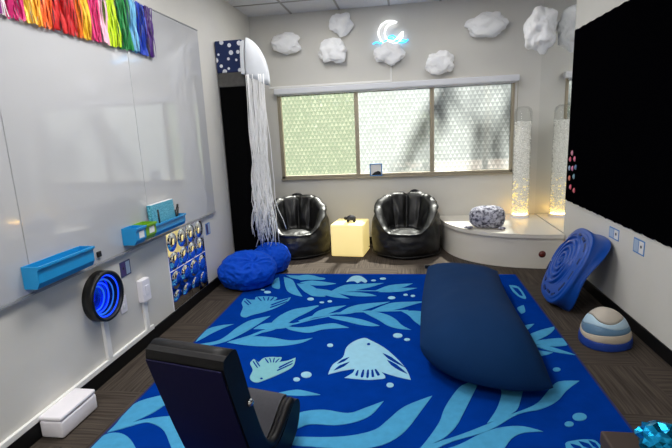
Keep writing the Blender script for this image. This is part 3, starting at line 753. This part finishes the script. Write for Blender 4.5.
# stepping stone
st = thing('stepping_stone', 'striped dome stepping stone in blues and beige on carpet', 'stepping stone', (1.325, 3.13, 0))
lv = [0, .058, .100, .142, .182, .243]
def st_r(z, t):
    q = min(1, z / .2435)
    return (.156 - .012 * q) * math.sqrt(max(0, 1 - (q ** 2.5))) * (1 + .05 * math.cos(3 * t + .6))
nms = ['st1', 'st2', 'st3', 'st4', 'st5']
cx_, cy_ = 1.325, 3.13
for L_ in range(5):
    bm = BM(); rs_ = []
    for j in range(9):
        f = j / 8; r_ = []
        for k in range(84):
            t = 2 * PI * k / 72
            wv = lambda l: lv[l] + (0 if l == 0 else .010 * math.sin(2 * t + l * 1.9) + .006 * math.sin(3 * t + l))
            zz = wv(L_) + (wv(L_ + 1) - wv(L_)) * f
            if L_ == 4: zz = wv(4) + (.2434 - wv(4)) * (1 - (1 - f) ** 2)
            rad = st_r(zz, t) * (1 + (.016 * math.sin(PI * f) if L_ < 4 else 0)) + (4 - L_) * .0012
            r_.append(bm.verts.new((cx_ + rad * math.cos(t), cy_ + rad * math.sin(t), zz + .001)))
        rs_.append(r_)
    for a, b in zip(rs_, rs_[1:]):
        for k in range(84): bm.faces.new((a[k], a[(k + 1) % 72], b[(k + 1) % 72], b[k]))
    bm.faces.new(rs_[-1]); bm.faces.new(rs_[0][::-1])
    obj('layer', bm, nms[L_], st, True, label=['royal blue base layer', 'beige layer', 'steel blue layer', 'pale blue layer', 'beige cap layer'][L_])

# dark box and foil bundle at the front right
q = at(601, 430, 2, .45)
bx = thing('storage_box', 'dark brown box in the near right corner', 'box', (q.x + .25, q.y - .3, 0))
bm = BM(); box(bm, (q.x, q.y - .55, .0), (q.x + .52, q.y, .40), .006); obj('body', bm, 'brownbox', bx)
bm = BM(); box(bm, (q.x - .004, q.y - .554, .402), (q.x + .524, q.y, .45), .008); obj('lid', bm, 'brownbox', bx)
def ff(dv):
    c_ = noise.cell(dv * 3.1)
    return .80 + .34 * (1 - 2 * abs(noise.noise(dv * 2.3))) * .6 + .20 * noise.noise(dv * 4.5) + .05 * c_
fp = at(656, 447, 2, .45)
bm = BM(); ball(bm, (fp.x + .005, fp.y - .025, .495), 1, 3, (.078, .072, .055), ff)
for v in bm.verts: v.co.z = max(v.co.z, .4505)
tag(obj('foil_bundle', bm, 'bfoil'), 'crumpled shiny blue foil bundle on the dark brown box', 'foil')

# ------------------------------------------------------------------ rug
RX0, RX1, RY0, RY1 = -1.567, 1.078, 1.52, 4.573
RZ = .010
bm = BM(); box(bm, (RX0, RY0, 0), (RX1, RY1, RZ), .003, mi=0)
e = .012
for lo, hi in (((RX0, RY0), (RX0 + e, RY1)), ((RX1 - e, RY0), (RX1, RY1)), ((RX0, RY0), (RX1, RY0 + e)), ((RX0, RY1 - e), (RX1, RY1))):
    box(bm, (lo[0] - .001, lo[1] - .001, 0), (hi[0] + .001, hi[1] + .001, RZ + .001), .002, mi=4)
npat = [0]
def pat(pts, mi=1, ox=0, oy=0, sc=1, k=4):
    npat[0] += 1
    g = [at(ox + x / sc, oy + y / sc, 2, RZ) for x, y in pts]
    g = smooth_poly([(p.x, p.y) for p in g], k)
    g = [(min(max(a, RX0 + e), RX1 - e), min(max(b, RY0 + e), RY1 - e)) for a, b in g]
    h_ = RZ + .0018 + .00002 * npat[0] + (.0015 if mi == 0 else 0)
    prism(bm, g, RZ - .002, h_, lambda a, b, d: Vector((a, b, d)), mi)
def stem(pts, w, ox, oy, sc, mi=1):
    g = [at(ox + x / sc, oy + y / sc, 2, RZ) for x, y in pts]; g = spline(g, 4); Lp, Rp = [], []
    npat[0] += 1
    for i, p in enumerate(g):
        t = (g[min(i + 1, len(g) - 1)] - g[max(i - 1, 0)]).normalized(); n = Vector((-t.y, t.x, 0)) * w * (1 - .6 * i / len(g))
        Lp.append((p.x + n.x, p.y + n.y)); Rp.append((p.x - n.x, p.y - n.y))
    prism(bm, Lp + Rp[::-1], RZ - .002, RZ + .0018 + .00002 * npat[0], lambda a, b, d: Vector((a, b, d)), mi)
def dot(x, y, rx, ry, mi=2, ox=0, oy=0, sc=1):
    pat([(x + rx * math.cos(2 * PI * k / 12), y + ry * math.sin(2 * PI * k / 12)) for k in range(12)], mi, ox, oy, sc, 2)
A = dict(ox=180, oy=265, sc=4.8)
for pts in ([(75, 370), (105, 330), (140, 305), (200, 290), (258, 284), (220, 298), (160, 325), (115, 350)],
            [(62, 384), (120, 376), (185, 362), (230, 335), (275, 300), (340, 265), (434, 245), (390, 275), (335, 310), (280, 340), (220, 368), (150, 385), (80, 390)],
            [(225, 372), (300, 350), (370, 343), (450, 350), (520, 362), (580, 360), (637, 350), (590, 372), (520, 386), (430, 391), (350, 389), (280, 381)],
            [(385, 328), (420, 300), (455, 262), (500, 232), (560, 210), (668, 197), (600, 232), (545, 262), (505, 288), (460, 308), (430, 318)],
            [(500, 294), (560, 300), (620, 297), (690, 285), (746, 281), (812, 302), (726, 306), (676, 312), (620, 326), (560, 319), (520, 309)],
            [(440, 100), (455, 70), (475, 60), (480, 110), (458, 113)], [(498, 58), (540, 72), (560, 110), (588, 152), (545, 142), (510, 117)],
            [(560, 90), (620, 95), (680, 130), (700, 148), (640, 142), (600, 130)], [(510, 50), (600, 53), (690, 62), (680, 71), (560, 68)]): pat(pts, 1, **A)
stem([(240, 372), (330, 345), (400, 318), (460, 300), (560, 280), (640, 260), (720, 245)], .020, **A)
A2 = dict(ox=300, oy=265, sc=4.8)
for pts in ([(-50, 260), (-10, 225), (40, 202), (90, 194), (62, 214), (0, 245)], [(55, 252), (80, 225), (140, 205), (222, 194), (180, 214), (130, 236), (75, 252)],
            [(178, 238), (230, 206), (300, 188), (432, 177), (380, 194), (310, 216), (240, 234)], [(130, 245), (200, 247), (260, 255), (310, 266), (382, 292), (340, 294), (280, 286), (220, 271), (160, 258)],
            [(295, 222), (360, 225), (420, 240), (460, 262), (490, 290), (534, 312), (470, 306), (420, 291), (380, 266), (340, 246)], [(338, 222), (400, 195), (460, 180), (600, 176), (540, 192), (490, 207), (430, 219)],
            [(485, 222), (560, 221), (600, 235), (590, 300), (545, 267), (520, 241)],
            [(-10, 55), (40, 47), (104, 62), (50, 69), (0, 73)], [(0, 85), (60, 75), (174, 90), (110, 99), (50, 96)], [(15, 98), (60, 110), (90, 130), (122, 152), (60, 149), (25, 126)],
            [(60, 112), (130, 120), (180, 135), (237, 161), (170, 156), (110, 141)], [(148, 127), (210, 98), (290, 92), (402, 87), (340, 106), (260, 123), (200, 131)], [(165, 131), (260, 131), (330, 138), (368, 149), (290, 151), (220, 144)],
            [(355, 127), (430, 98), (542, 89), (500, 106), (430, 123)], [(375, 130), (470, 112), (562, 111), (500, 126), (430, 131)]): pat(pts, 1, **A2)
stem([(0, 272), (60, 250), (130, 240), (200, 230), (300, 224), (420, 221), (520, 219)], .022, **A2)
stem([(0, 92), (60, 114), (140, 129), (220, 127), (300, 124), (400, 126)], .018, **A2)
F1 = dict(ox=180, oy=265, sc=4.8)
pat([(290, 240), (302, 205), (296, 182), (310, 160), (335, 167), (362, 167), (364, 155), (400, 151), (435, 152), (467, 158), (446, 174), (490, 166), (532, 156), (515, 177), (460, 206), (400, 227), (345, 241), (312, 252)], 1, **F1)
for s_ in ([(372, 158), (377, 157), (392, 172), (387, 173)], [(398, 155), (403, 155), (409, 171), (404, 171)], [(424, 156), (429, 156), (424, 171), (419, 171)], [(446, 157), (452, 158), (438, 172), (433, 171)], [(308, 176), (312, 174), (332, 192), (327, 194)], [(318, 168), (322, 167), (342, 186), (337, 187)], [(440, 190), (518, 162), (514, 168), (442, 195)], [(436, 202), (512, 176), (508, 181), (438, 207)]): pat(s_, 0, **F1)
for d_ in ((420, 131, 17, 6), (397, 120, 9, 3), (627, 164, 16, 7)): dot(*d_, **A)
for d_ in ((105, 180, 11, 4), (143, 175, 11, 5), (440, 158, 18, 7), (507, 144, 11, 5), (542, 149, 11, 5), (353, 75, 12, 4), (398, 66, 15, 5)): dot(*d_, **A2)
pat([(222, 82), (250, 56), (290, 54), (322, 76), (312, 87), (295, 78), (275, 88), (258, 78)], 2, **A2)
F = dict(ox=224, oy=298, sc=2.987)
pat([(418, 120), (440, 128), (480, 150), (520, 185), (545, 215), (558, 245), (525, 238), (490, 228), (468, 220), (482, 239), (440, 245), (400, 243), (360, 239), (385, 224), (390, 212), (350, 219), (311, 229), (325, 200), (355, 178), (365, 150), (385, 132)], 2, **F)
dot(432, 139, 5, 3.5, 0, **F)
for s_ in ([(474, 166), (500, 178), (540, 208), (520, 199), (490, 182)], [(487, 186), (515, 200), (548, 228), (525, 218), (500, 202)], [(328, 218), (345, 203), (375, 192), (358, 206)], [(338, 198), (352, 186), (374, 178), (360, 190)],
           [(392, 232), (398, 218), (402, 217), (399, 233)], [(408, 236), (414, 217), (419, 217), (416, 237)], [(425, 238), (428, 217), (433, 217), (432, 238)], [(441, 237), (440, 217), (445, 216), (449, 236)], [(458, 233), (450, 216), (455, 215), (466, 231)]): pat(s_, 0, k=2, **F)
pat([(77, 240), (86, 216), (78, 196), (89, 183), (104, 193), (117, 181), (131, 178), (146, 177), (160, 178), (173, 179), (164, 192), (190, 188), (214, 179), (206, 205), (170, 226), (122, 246), (95, 253)], 3, **F)
for s_ in ([(86, 192), (89, 190), (101, 208), (98, 209)], [(94, 190), (97, 189), (108, 204), (105, 205)], [(122, 183), (125, 182), (134, 194), (131, 195)], [(135, 181), (138, 181), (142, 193), (139, 194)], [(149, 181), (152, 181), (149, 193), (146, 193)], [(163, 183), (166, 183), (156, 194), (153, 193)], [(165, 207), (206, 187), (204, 191), (166, 211)], [(160, 216), (204, 196), (202, 200), (161, 219)]): pat(s_, 0, k=2, **F)
dot(112, 242, 4, 2.5, 0, **F)
for d_ in ((246, 230, 16, 9), (217, 244, 10, 6), (317, 142, 9, 5), (519, 113, 14, 7), (547, 125, 9, 4), (496, 261, 11, 7), (40, 210, 8, 5)): dot(*d_, **F)
for pts in ([(150, 287), (200, 277), (230, 276), (288, 290), (240, 293), (190, 292)],
            [(130, 380), (200, 355), (240, 340), (300, 335), (370, 345), (420, 330), (477, 309), (440, 350), (390, 372), (330, 381), (260, 378), (215, 392), (150, 410)],
            [(622, 293), (540, 325), (490, 365), (450, 395), (380, 412), (300, 417), (205, 416), (190, 425), (205, 440), (300, 448), (400, 452), (480, 438), (540, 400), (580, 350)]): pat(pts, 1, **F)
G = dict(ox=410, oy=360, sc=3.055)
for pts in ([(215, 60), (160, 78), (130, 110), (105, 150), (90, 190), (60, 235), (30, 272), (100, 242), (140, 205), (165, 160), (190, 110)],
            [(270, 60), (345, 70), (345, 92), (336, 130), (325, 155), (290, 175), (235, 195), (265, 150), (280, 100)],
            [(517, 65), (455, 67), (425, 92), (390, 132), (340, 156), (290, 173), (230, 200), (150, 231), (90, 250), (20, 275), (-20, 300), (40, 290), (130, 250), (240, 217), (330, 167), (400, 151), (450, 126), (478, 95)],
            [(407, 220), (345, 204), (280, 207), (220, 225), (150, 260), (80, 282), (20, 305), (180, 320), (270, 290), (310, 242), (350, 223)]): pat(pts, 1, **G)
for d_ in ((448, 30, 12, 6), (518, 175, 22, 12), (486, 197, 14, 8)): dot(*d_, mi=1, **G)
pat([(474, 258), (500, 248), (540, 244), (572, 252), (600, 300), (560, 330), (500, 300)], 1, **G)
for s_ in ([(490, 258), (520, 266), (530, 280), (500, 270)], [(515, 250), (545, 258), (560, 276), (530, 266)], [(545, 248), (566, 256), (580, 276), (560, 266)]): pat(s_, 0, k=2, **G)
H = dict(ox=500, oy=265, sc=2.45)
for pts in ([(22, 50), (45, 54), (64, 81), (50, 80), (32, 66)], [(42, 106), (58, 99), (62, 114), (52, 120)], [(60, 182), (70, 172), (100, 160), (137, 151), (125, 167), (95, 184), (75, 190)], [(70, 190), (120, 182), (160, 181), (170, 196), (120, 200)], [(75, 196), (120, 200), (185, 221), (130, 213)], [(50, 162), (62, 149), (84, 145), (66, 160)], [(80, 210), (130, 215), (110, 222), (85, 222)]): pat(pts, 1, **H)
dot(139, 257, 8, 4, 1, **H); pat([(30, 56), (44, 59), (56, 76), (48, 75)], 0, k=2, **H)
J = dict(ox=80, oy=340, sc=4.146)
for pts in ([(112, 386), (150, 350), (180, 310), (220, 270), (280, 245), (400, 220), (420, 240), (355, 270), (300, 305), (218, 343), (300, 325), (400, 318), (480, 340), (500, 420), (520, 520), (400, 480), (350, 380), (300, 348), (260, 345), (180, 368)],
            [(40, 470), (75, 420), (110, 392), (160, 387), (200, 405), (230, 448), (240, 500), (120, 540)]): pat(pts, 1, **J)
pat([(240, 400), (275, 380), (330, 372), (420, 375), (380, 395), (300, 400)], 1, ox=200, oy=240, sc=4.48)
tag(obj('area_rug', bm, ['rug', 'leaf', 'fish', 'fish2', 'edge']), 'large blue sea-life rug with leaves, fish and bubbles', 'rug')

# ------------------------------------------------------------------ beanbag chairs
def beanbag(cx, cy, R, D, H_, rz, seed, label, handle_a):
    t = thing('beanbag_chair', label, 'beanbag chair', (cx, cy, 0), rz, 'black beanbag chairs by the window')
    W = world_of(t); n = 120
    def rim(a):    # a measured from the back (0) to the front (pi)
        q = max(0, min(1, ((1 + math.cos(a)) / 2 - .06) / .80))
        return .30 + (H_ - .30) * q ** .9 * (1.5 - .5 * q)
    prof = []
    bm = BM(); rings = []
    NP = 44
    for j in range(NP):
        s = j / (NP - 1); ring = []
        for k in range(n):
            th = 2 * PI * k / n; a = abs((th - PI / 2 + PI) % (2 * PI) - PI); h = rim(a)
            q = (1 + math.cos(a)) / 2
            if s < .12: u = s / .12; r, z = u * .93, 0
            elif s < .52:
                u = (s - .12) / .40
                r = .93 + .085 * math.sin(PI * min(1, u * 1.05)) ** .6 - .05 * u * u * (.4 + q); z = h * (u ** .9) * .93
            elif s < .68:
                u = (s - .52) / .16; an = PI * u
                wd = .095 + .085 * q
                r = .965 - .05 * (.4 + q) - wd * (1 - math.cos(an)) ; z = h * .93 + (.03 + .04 * q) * H_ * math.sin(an)
            else:
                u = (s - .68) / .32
                r0 = .965 - .05 * (.4 + q) - 2 * (.095 + .085 * q)
                seat = .285; z0_ = h * .93
                if u < .5: g = u / .5; r = r0 * (1 - .26 * g ** 1.2 - .14 * q * math.sin(PI * g) * (1 - .8 * (.5 + .5 * math.cos(th * 8)) ** 3)); z = seat + (z0_ - seat) * (1 - g) ** 1.15
                else: g = (u - .5) / .5; r = r0 * .74 * (1 - g); z = seat + .022 * math.sin(PI * .5 * g)
            if s > .5:
                dent = .5 + .5 * math.cos(th * 8)
                r += .036 * (dent ** 6) * q * (1 if s > .66 else .4) * min(1, (1 - s) * 5)
                if s < .9: z -= .022 * dent ** 8 * q
            p = Vector((R * r * math.cos(th), D * r * math.sin(th), z))
            if s > .68: p.y -= .085 * D * min(1, (s - .68) / .14)
            w = noise.noise(Vector((p.x * 6, p.y * 6, p.z * 16)) + Vector((seed, 0, 0))) * .012 + noise.noise(Vector((p.x * 15, p.y * 15, p.z * 30 + seed))) * .006
            w += (1 - 2 * abs(noise.noise(Vector((p.x * 9, p.y * 9 + seed, p.z * 9))))) * .012 * (1 if s > .5 else .5)
            d = Vector((math.cos(th), math.sin(th), .5 if s > .5 else .0)); p += d * w * (0 if s < .08 else 1) * (min(1, r * 3))
            p.z = max(0, p.z)
            ring.append(bm.verts.new(W @ p))
        rings.append(ring)
    for a, b in zip(rings, rings[1:]):
        for k in range(n): bm.faces.new((a[k], a[(k + 1) % n], b[(k + 1) % n], b[k]))
    bmesh.ops.remove_doubles(bm, verts=bm.verts, dist=1e-4)
    obj('body', bm, 'leather', t, True)
    bm = BM(); pts = []
    for k in range(73):
        th = 2 * PI * k / 72
        pts.append(W @ Vector((R * 1.012 * math.cos(th), D * 1.012 * math.sin(th), .035 + .004 * math.sin(th * 5))))
    tube(bm, pts, .005, 6, cap=False); obj('piping', bm, 'piping', t, True)
    a = handle_a; hp = Vector((R * .76 * math.cos(a), D * .80 * math.sin(a), H_ - .03))
    tn = Vector((-math.sin(a), math.cos(a), 0))
    bm = BM(); pts = [W @ (hp + tn * (-.075) + Vector((0, 0, -.012))), W @ (hp + tn * (-.05) + Vector((0, 0, .03))), W @ (hp + Vector((0, 0, .045))), W @ (hp + tn * .05 + Vector((0, 0, .03))), W @ (hp + tn * .075 + Vector((0, 0, -.012)))]
    tube(bm, spline(pts, 4), .016, 8); obj('handle', bm, 'leather', t, True)
beanbag(-1.335, 5.475, .395, .375, .69, .15, 3, 'black leather beanbag chair left of the glowing cube, beside jellyfish strings', PI / 2 + .05)
beanbag(0.0, 5.475, .405, .38, .70, -.05, 11, 'black leather beanbag chair between glowing cube and white bench', PI / 2 - .35)

# light cube with toy
ca = -.12
lc = thing('light_cube', 'glowing yellow light cube between the two black beanbag chairs', 'light cube', (-.675, 5.45, 0), ca)
bm = BM(); W = world_of(lc); box(bm, (-.198, -.198, .003), (.198, .198, .392), .016, 3, M=W); obj('shell', bm, 'cube', lc, True)
bm = BM(); box(bm, (-.15, -.15, 0), (.15, .15, .0028), M=W); obj('base_plate', bm, 'whitep', lc)
bm = BM(); tube(bm, spline([W @ Vector(q) for q in ((.188, .1, .06), (.23, .12, .05), (.25, .2, .012), (.24, .42, .008))], 5), .004, 6); obj('power_cord', bm, 'black', lc, True)
ty_ = thing('toy_turtle', 'small dark toy turtle sitting on the glowing cube', 'toy', (-.655, 5.42, .394))
tc_ = Vector((-.655, 5.42, .394))
bm = BM(); ball(bm, tc_ + Vector((0, 0, .045)), 1, 3, (.058, .045, .040), lambda d: 1 + .05 * noise.noise(d * 6))
for v in bm.verts: v.co.z = max(v.co.z, tc_.z + .025)
obj('shell', bm, 'grey_fab', ty_, True)
bm = BM(); ball(bm, tc_ + Vector((-.066, -.008, .048)), .022, 3); obj('head', bm, 'black', ty_, True)
for sx_ in (-1, 1):
    for s2 in (-1, 1):
        bm = BM(); ball(bm, tc_ + Vector((sx_ * .038, s2 * .028, .016)), 1, 2, (.017, .015, .018)); obj('leg', bm, 'black', ty_, True)

# ------------------------------------------------------------------ blue poufs
def pouf(cx, cy, R, H_, seed, label, pole):
    t = thing('floor_pouf', label, 'pouf', (cx, cy, 0), group='royal blue bean poufs on the floor')
    pole = Vector(pole).normalized(); e1 = pole.orthogonal().normalized(); e2 = pole.cross(e1)
    bm = BM(); g = bmesh.ops.create_icosphere(bm, subdivisions=6, radius=1)
    for v in bm.verts:
        d = v.co.normalized(); c_ = max(-1, min(1, d.dot(pole))); th = math.acos(c_); ph = math.atan2(d.dot(e2), d.dot(e1))
        k = 1
        fold = math.cos(8 * ph + 4.5 * noise.noise(d * 2.2 + Vector((seed, 0, 0)))) * .5 + .5
        k -= .060 * (1 - fold) * math.exp(-((th - .32) / .42) ** 2) * 1.5
        k -= .16 * math.exp(-(th / .20) ** 2)
        k += .05 * noise.noise(d * 2 + Vector((seed, seed, 0))) + .042 * (1 - 2 * abs(noise.noise(d * 3.6 + Vector((0, seed, 0))))) + .020 * noise.noise(d * 9) + .008 * noise.noise(d * 20)
        z = d.z * H_ * .56
        p = Vector((d.x * R * k, d.y * R * k, H_ * .48 + z * k))
        if p.z < .0: p.z = 0
        elif p.z < .06: p.z = p.z * .6
        v.co = Vector((cx, cy, 0)) + p
    zmin = min(v.co.z for v in bm.verts)
    for v in bm.verts: v.co.z -= zmin
    obj('body', bm, 'blue_bag', t, True)
    kp = max((v for v in []), default=None)
    c0 = Vector((cx, cy, H_ * .48)) + Vector((pole.x * R, pole.y * R, pole.z * H_ * .56)) * .80
    bm = BM(); ball(bm, c0, 1, 3, (.026, .026, .022), lambda d: 1 + .3 * noise.noise(d * 4)); obj('gathered_knot', bm, 'blue_bag', t, True)
pouf(-1.575, 4.235, .282, .335, 2, 'royal blue pouf in front, nearest the bubble mirror panel', (.42, -.55, .80))
pouf(-1.475, 4.70, .21, .31, 9, 'royal blue pouf behind the other, touching black beanbag chair side', (-.3, -.5, .9))

# ------------------------------------------------------------------ big dark blue bean pillow
lg = thing('bean_pillow', 'large dark blue bean pillow lying across the rug', 'bean pillow', (.48, 3.35, .014))
bm = BM(); NU, NV = 72, 56
C0 = [Vector((.075, 2.61)), Vector((.775, 2.38)), Vector((.80, 4.06)), Vector((.20, 4.20))]   # corners near-left, near-right, far-right, far-left
top, bot = [], []
def pil(u, v, s):
    p = C0[0].lerp(C0[1], u).lerp(C0[3].lerp(C0[2], u), v)
    # edges bow inwards a little between corners, the sides bulge
    eu, ev = 2 * u - 1, 2 * v - 1
    bulge = -.04 * (1 - ev * ev) * (1 if abs(eu) > 0 else 0)
    p.x += bulge * (eu if eu > 0 else -.6 * eu) * abs(eu) ** 2 * .8
    p.y -= (.15 * (1 - abs(eu) ** 2.4) * (1 - .3 * eu) if ev < 0 else -.04 * (1 - eu * eu)) * abs(ev) ** 3
    f = (max(0, 1 - abs(eu) ** 3.0)) ** .55 * (max(0, 1 - abs(ev) ** 7)) ** .6
    hh = .385 - .10 * v
    seam = .07 + .12 * (v) + .11 * (1 - u) * (1 - v)
    nn = .010 * noise.noise(Vector((p.x * 4, p.y * 3, s))) + .004 * noise.noise(Vector((p.x * 10, p.y * 9, s)))
    if s > 0: z = seam + (hh - seam) * f + nn * f
    else: z = seam * (1 - f ** .6 if f < 1 else 0)
    ex = (1 - f) * 0
    return Vector((p.x, p.y, max(.016, z + .016)))
def remap(t): return .5 - .5 * math.cos(PI * t)
gt = [[bm.verts.new(pil(remap(i / NU), remap(j / NV), 1)) for i in range(NU + 1)] for j in range(NV + 1)]
gb = [[(gt[j][i] if i in (0, NU) or j in (0, NV) else bm.verts.new(pil(remap(i / NU), remap(j / NV), -1))) for i in range(NU + 1)] for j in range(NV + 1)]
for g in (gt, gb):
    for j in range(NV):
        for i in range(NU): bm.faces.new((g[j][i], g[j][i + 1], g[j + 1][i + 1], g[j + 1][i]))
obj('cover', bm, 'navy_bag', lg, True)
bm = BM(); c4 = pil(0, 1, 1)
box(bm, (c4.x - .03, c4.y - .01, c4.z - .02), (c4.x + .02, c4.y + .02, c4.z + .015), .005); obj('corner_tab', bm, 'black', lg)

# ------------------------------------------------------------------ rocker chair
RA = -.22
rk = thing('rocker_chair', 'black floor rocker chair with navy back seen from behind', 'chair', (-.782, 1.660, .017), RA)
W = world_of(rk)
def rp(xa, s, z): return W @ Vector((xa, s, z))
outer = [(-.205, .655), (-.165, .70), (-.125, .70), (-.105, .66), (-.04, .42), (.02, .22), (.07, .135), (.13, .115), (.2, .145), (.27, .195), (.315, .215), (.35, .205), (.365, .17), (.355, .12), (.32, .06), (.26, .02), (.17, .0), (.08, .0), (0, .03), (-.04, .12), (-.11, .32)]
bm = BM(); prism(bm, smooth_poly(outer, 3, .4), -.178, .178, lambda a, b, d: rp(d, a, b))
obj('frame', bm, 'rubber', rk)
def strip(name, pts, x0, x1, th, m, label=None):
    p = spline([Vector((a, b, 0)) for a, b in pts], 5); bm = BM(); L_, R_ = [], []
    for i, q in enumerate(p):
        t = (p[min(i + 1, len(p) - 1)] - p[max(0, i - 1)]).normalized(); n = Vector((-t.y, t.x, 0)) * th
        L_.append((q.x, q.y)); R_.append((q.x + n.x, q.y + n.y))
    prism(bm, L_ + R_[::-1], x0, x1, lambda a, b, d: rp(d, a, b)); return obj(name, bm, m, rk, label=label)
strip('back_panel', [(-.214, .650), (-.121, .325), (-.054, .125), (-.018, .045)], -.172, .172, .006, 'navyback', 'navy vinyl rear panel')
strip('seat_pad', [(-.042, .42), (.018, .217), (.07, .132), (.13, .112), (.2, .142), (.27, .192), (.315, .212), (.345, .205)], -.135, .115, .014, 'grey_fab', 'charcoal mesh seat pad')
for sx_ in (-1, 1):
    bm = BM(); xo = sx_ * .156
    pts = [rp(xo, a, b) for a, b in ((-.118, .66), (-.05, .43), (.015, .235), (.07, .15), (.13, .128), (.2, .158), (.27, .205), (.315, .215))]
    tube(bm, spline(pts, 4), .021, 10); obj('side_bolster', bm, 'rubber', rk, True)
bm = BM(); pts = [rp(d, -.150, .672) for d in (-.176, -.1, 0, .1, .176)]; tube(bm, pts, .037, 14); obj('top_roll', bm, 'rubber', rk, True)
bm = BM(); lathe(bm, [(0, .012), (.011, .012), (.013, .008), (.017, .004), (.017, 0), (0, 0)], rp(.179, -.062, .44), 20, axis=Matrix.Rotation(RA, 4, 'Z') @ Matrix.Rotation(PI / 2, 4, 'Y')); obj('control_knob', bm, 'chrome', rk, True, label='silver round knob')

# ------------------------------------------------------------------ unseen fill panels, added to brighten the room (above and behind the frame)
def fill_panel(x, y, label, e):
    t = thing('fill_light', label, 'added fill light', (x, y, ZC - .02), group='added fill panels on the ceiling')
    bm = BM()
    for lo, hi in (((-.30, -.6), (-.27, .6)), ((.27, -.6), (.30, .6)), ((-.27, -.6), (.27, -.57)), ((-.27, .57), (.27, .6))):
        box(bm, (x + lo[0], y + lo[1], ZC - .014), (x + hi[0], y + hi[1], ZC - .007))
    obj('frame', bm, 'trim', t)
    bm = BM(); vs = [bm.verts.new((x + a, y + b, ZC - .009)) for a, b in ((-.27, -.57), (-.27, .57), (.27, .57), (.27, -.57))]; bm.faces.new(vs)
    m = mat('fill_diffuser', (.9, .9, .9, 1), .6, var=0, emit=(1, .98, .95, 1), es=e)
    obj('fill_emitter', bm, m, t)
fill_panel(-.90, 4.6, 'added fill light panel on the ceiling nearest the window on the left', 8)
fill_panel(.50, 4.6, 'added fill light panel on the ceiling nearest the window on the right', 5)
fill_panel(-.90, 2.5, 'added fill light panel on the ceiling above the middle of the rug', 20)
fill_panel(-.90, .1, 'added fill light panel on the ceiling behind the rocker chair', 24)

# ------------------------------------------------------------------ sun, sky, camera
sun = bpy.data.lights.new('sun', 'SUN'); sun.energy = 38; sun.angle = .05; sun.color = (1, .96, .88)
so = bpy.data.objects.new('sun', sun); COL.objects.link(so)
so.rotation_euler = Vector((-.10, -.57, -.82)).to_track_quat('-Z', 'Y').to_euler()
w = bpy.data.worlds.new('sky'); S.world = w; w.use_nodes = True
N, L = w.node_tree.nodes, w.node_tree.links
sky = N.new('ShaderNodeTexSky'); sky.sky_type = 'HOSEK_WILKIE'; sky.sun_direction = Vector((.10, .57, .82)).normalized(); sky.turbidity = 3
L.new(sky.outputs[0], N['Background'].inputs[0]); N['Background'].inputs[1].default_value = .7

cam = bpy.data.cameras.new('camera'); co = bpy.data.objects.new('camera', cam); COL.objects.link(co)
cam.sensor_width = 36; cam.sensor_fit = 'HORIZONTAL'; cam.lens = FPX / 672 * 36; cam.clip_start = .05
r0, r1, r2 = RT.col[0], RT.col[1], RT.col[2]
mw = Matrix.Identity(4)
for i in range(3): mw[i][0] = r0[i]; mw[i][1] = -r1[i]; mw[i][2] = -r2[i]; mw[i][3] = CAM[i]
co.matrix_world = mw
S.camera = co
S.view_settings.view_transform = 'Standard'; S.view_settings.look = 'None'; S.view_settings.gamma = 1; S.view_settings.use_curve_mapping = False
S.view_settings.exposure = 0.14
S.cycles.use_denoising = True
S.cycles.max_bounces = 10; S.cycles.diffuse_bounces = 6; S.cycles.transparent_max_bounces = 16
S.cycles.sample_clamp_indirect = 6
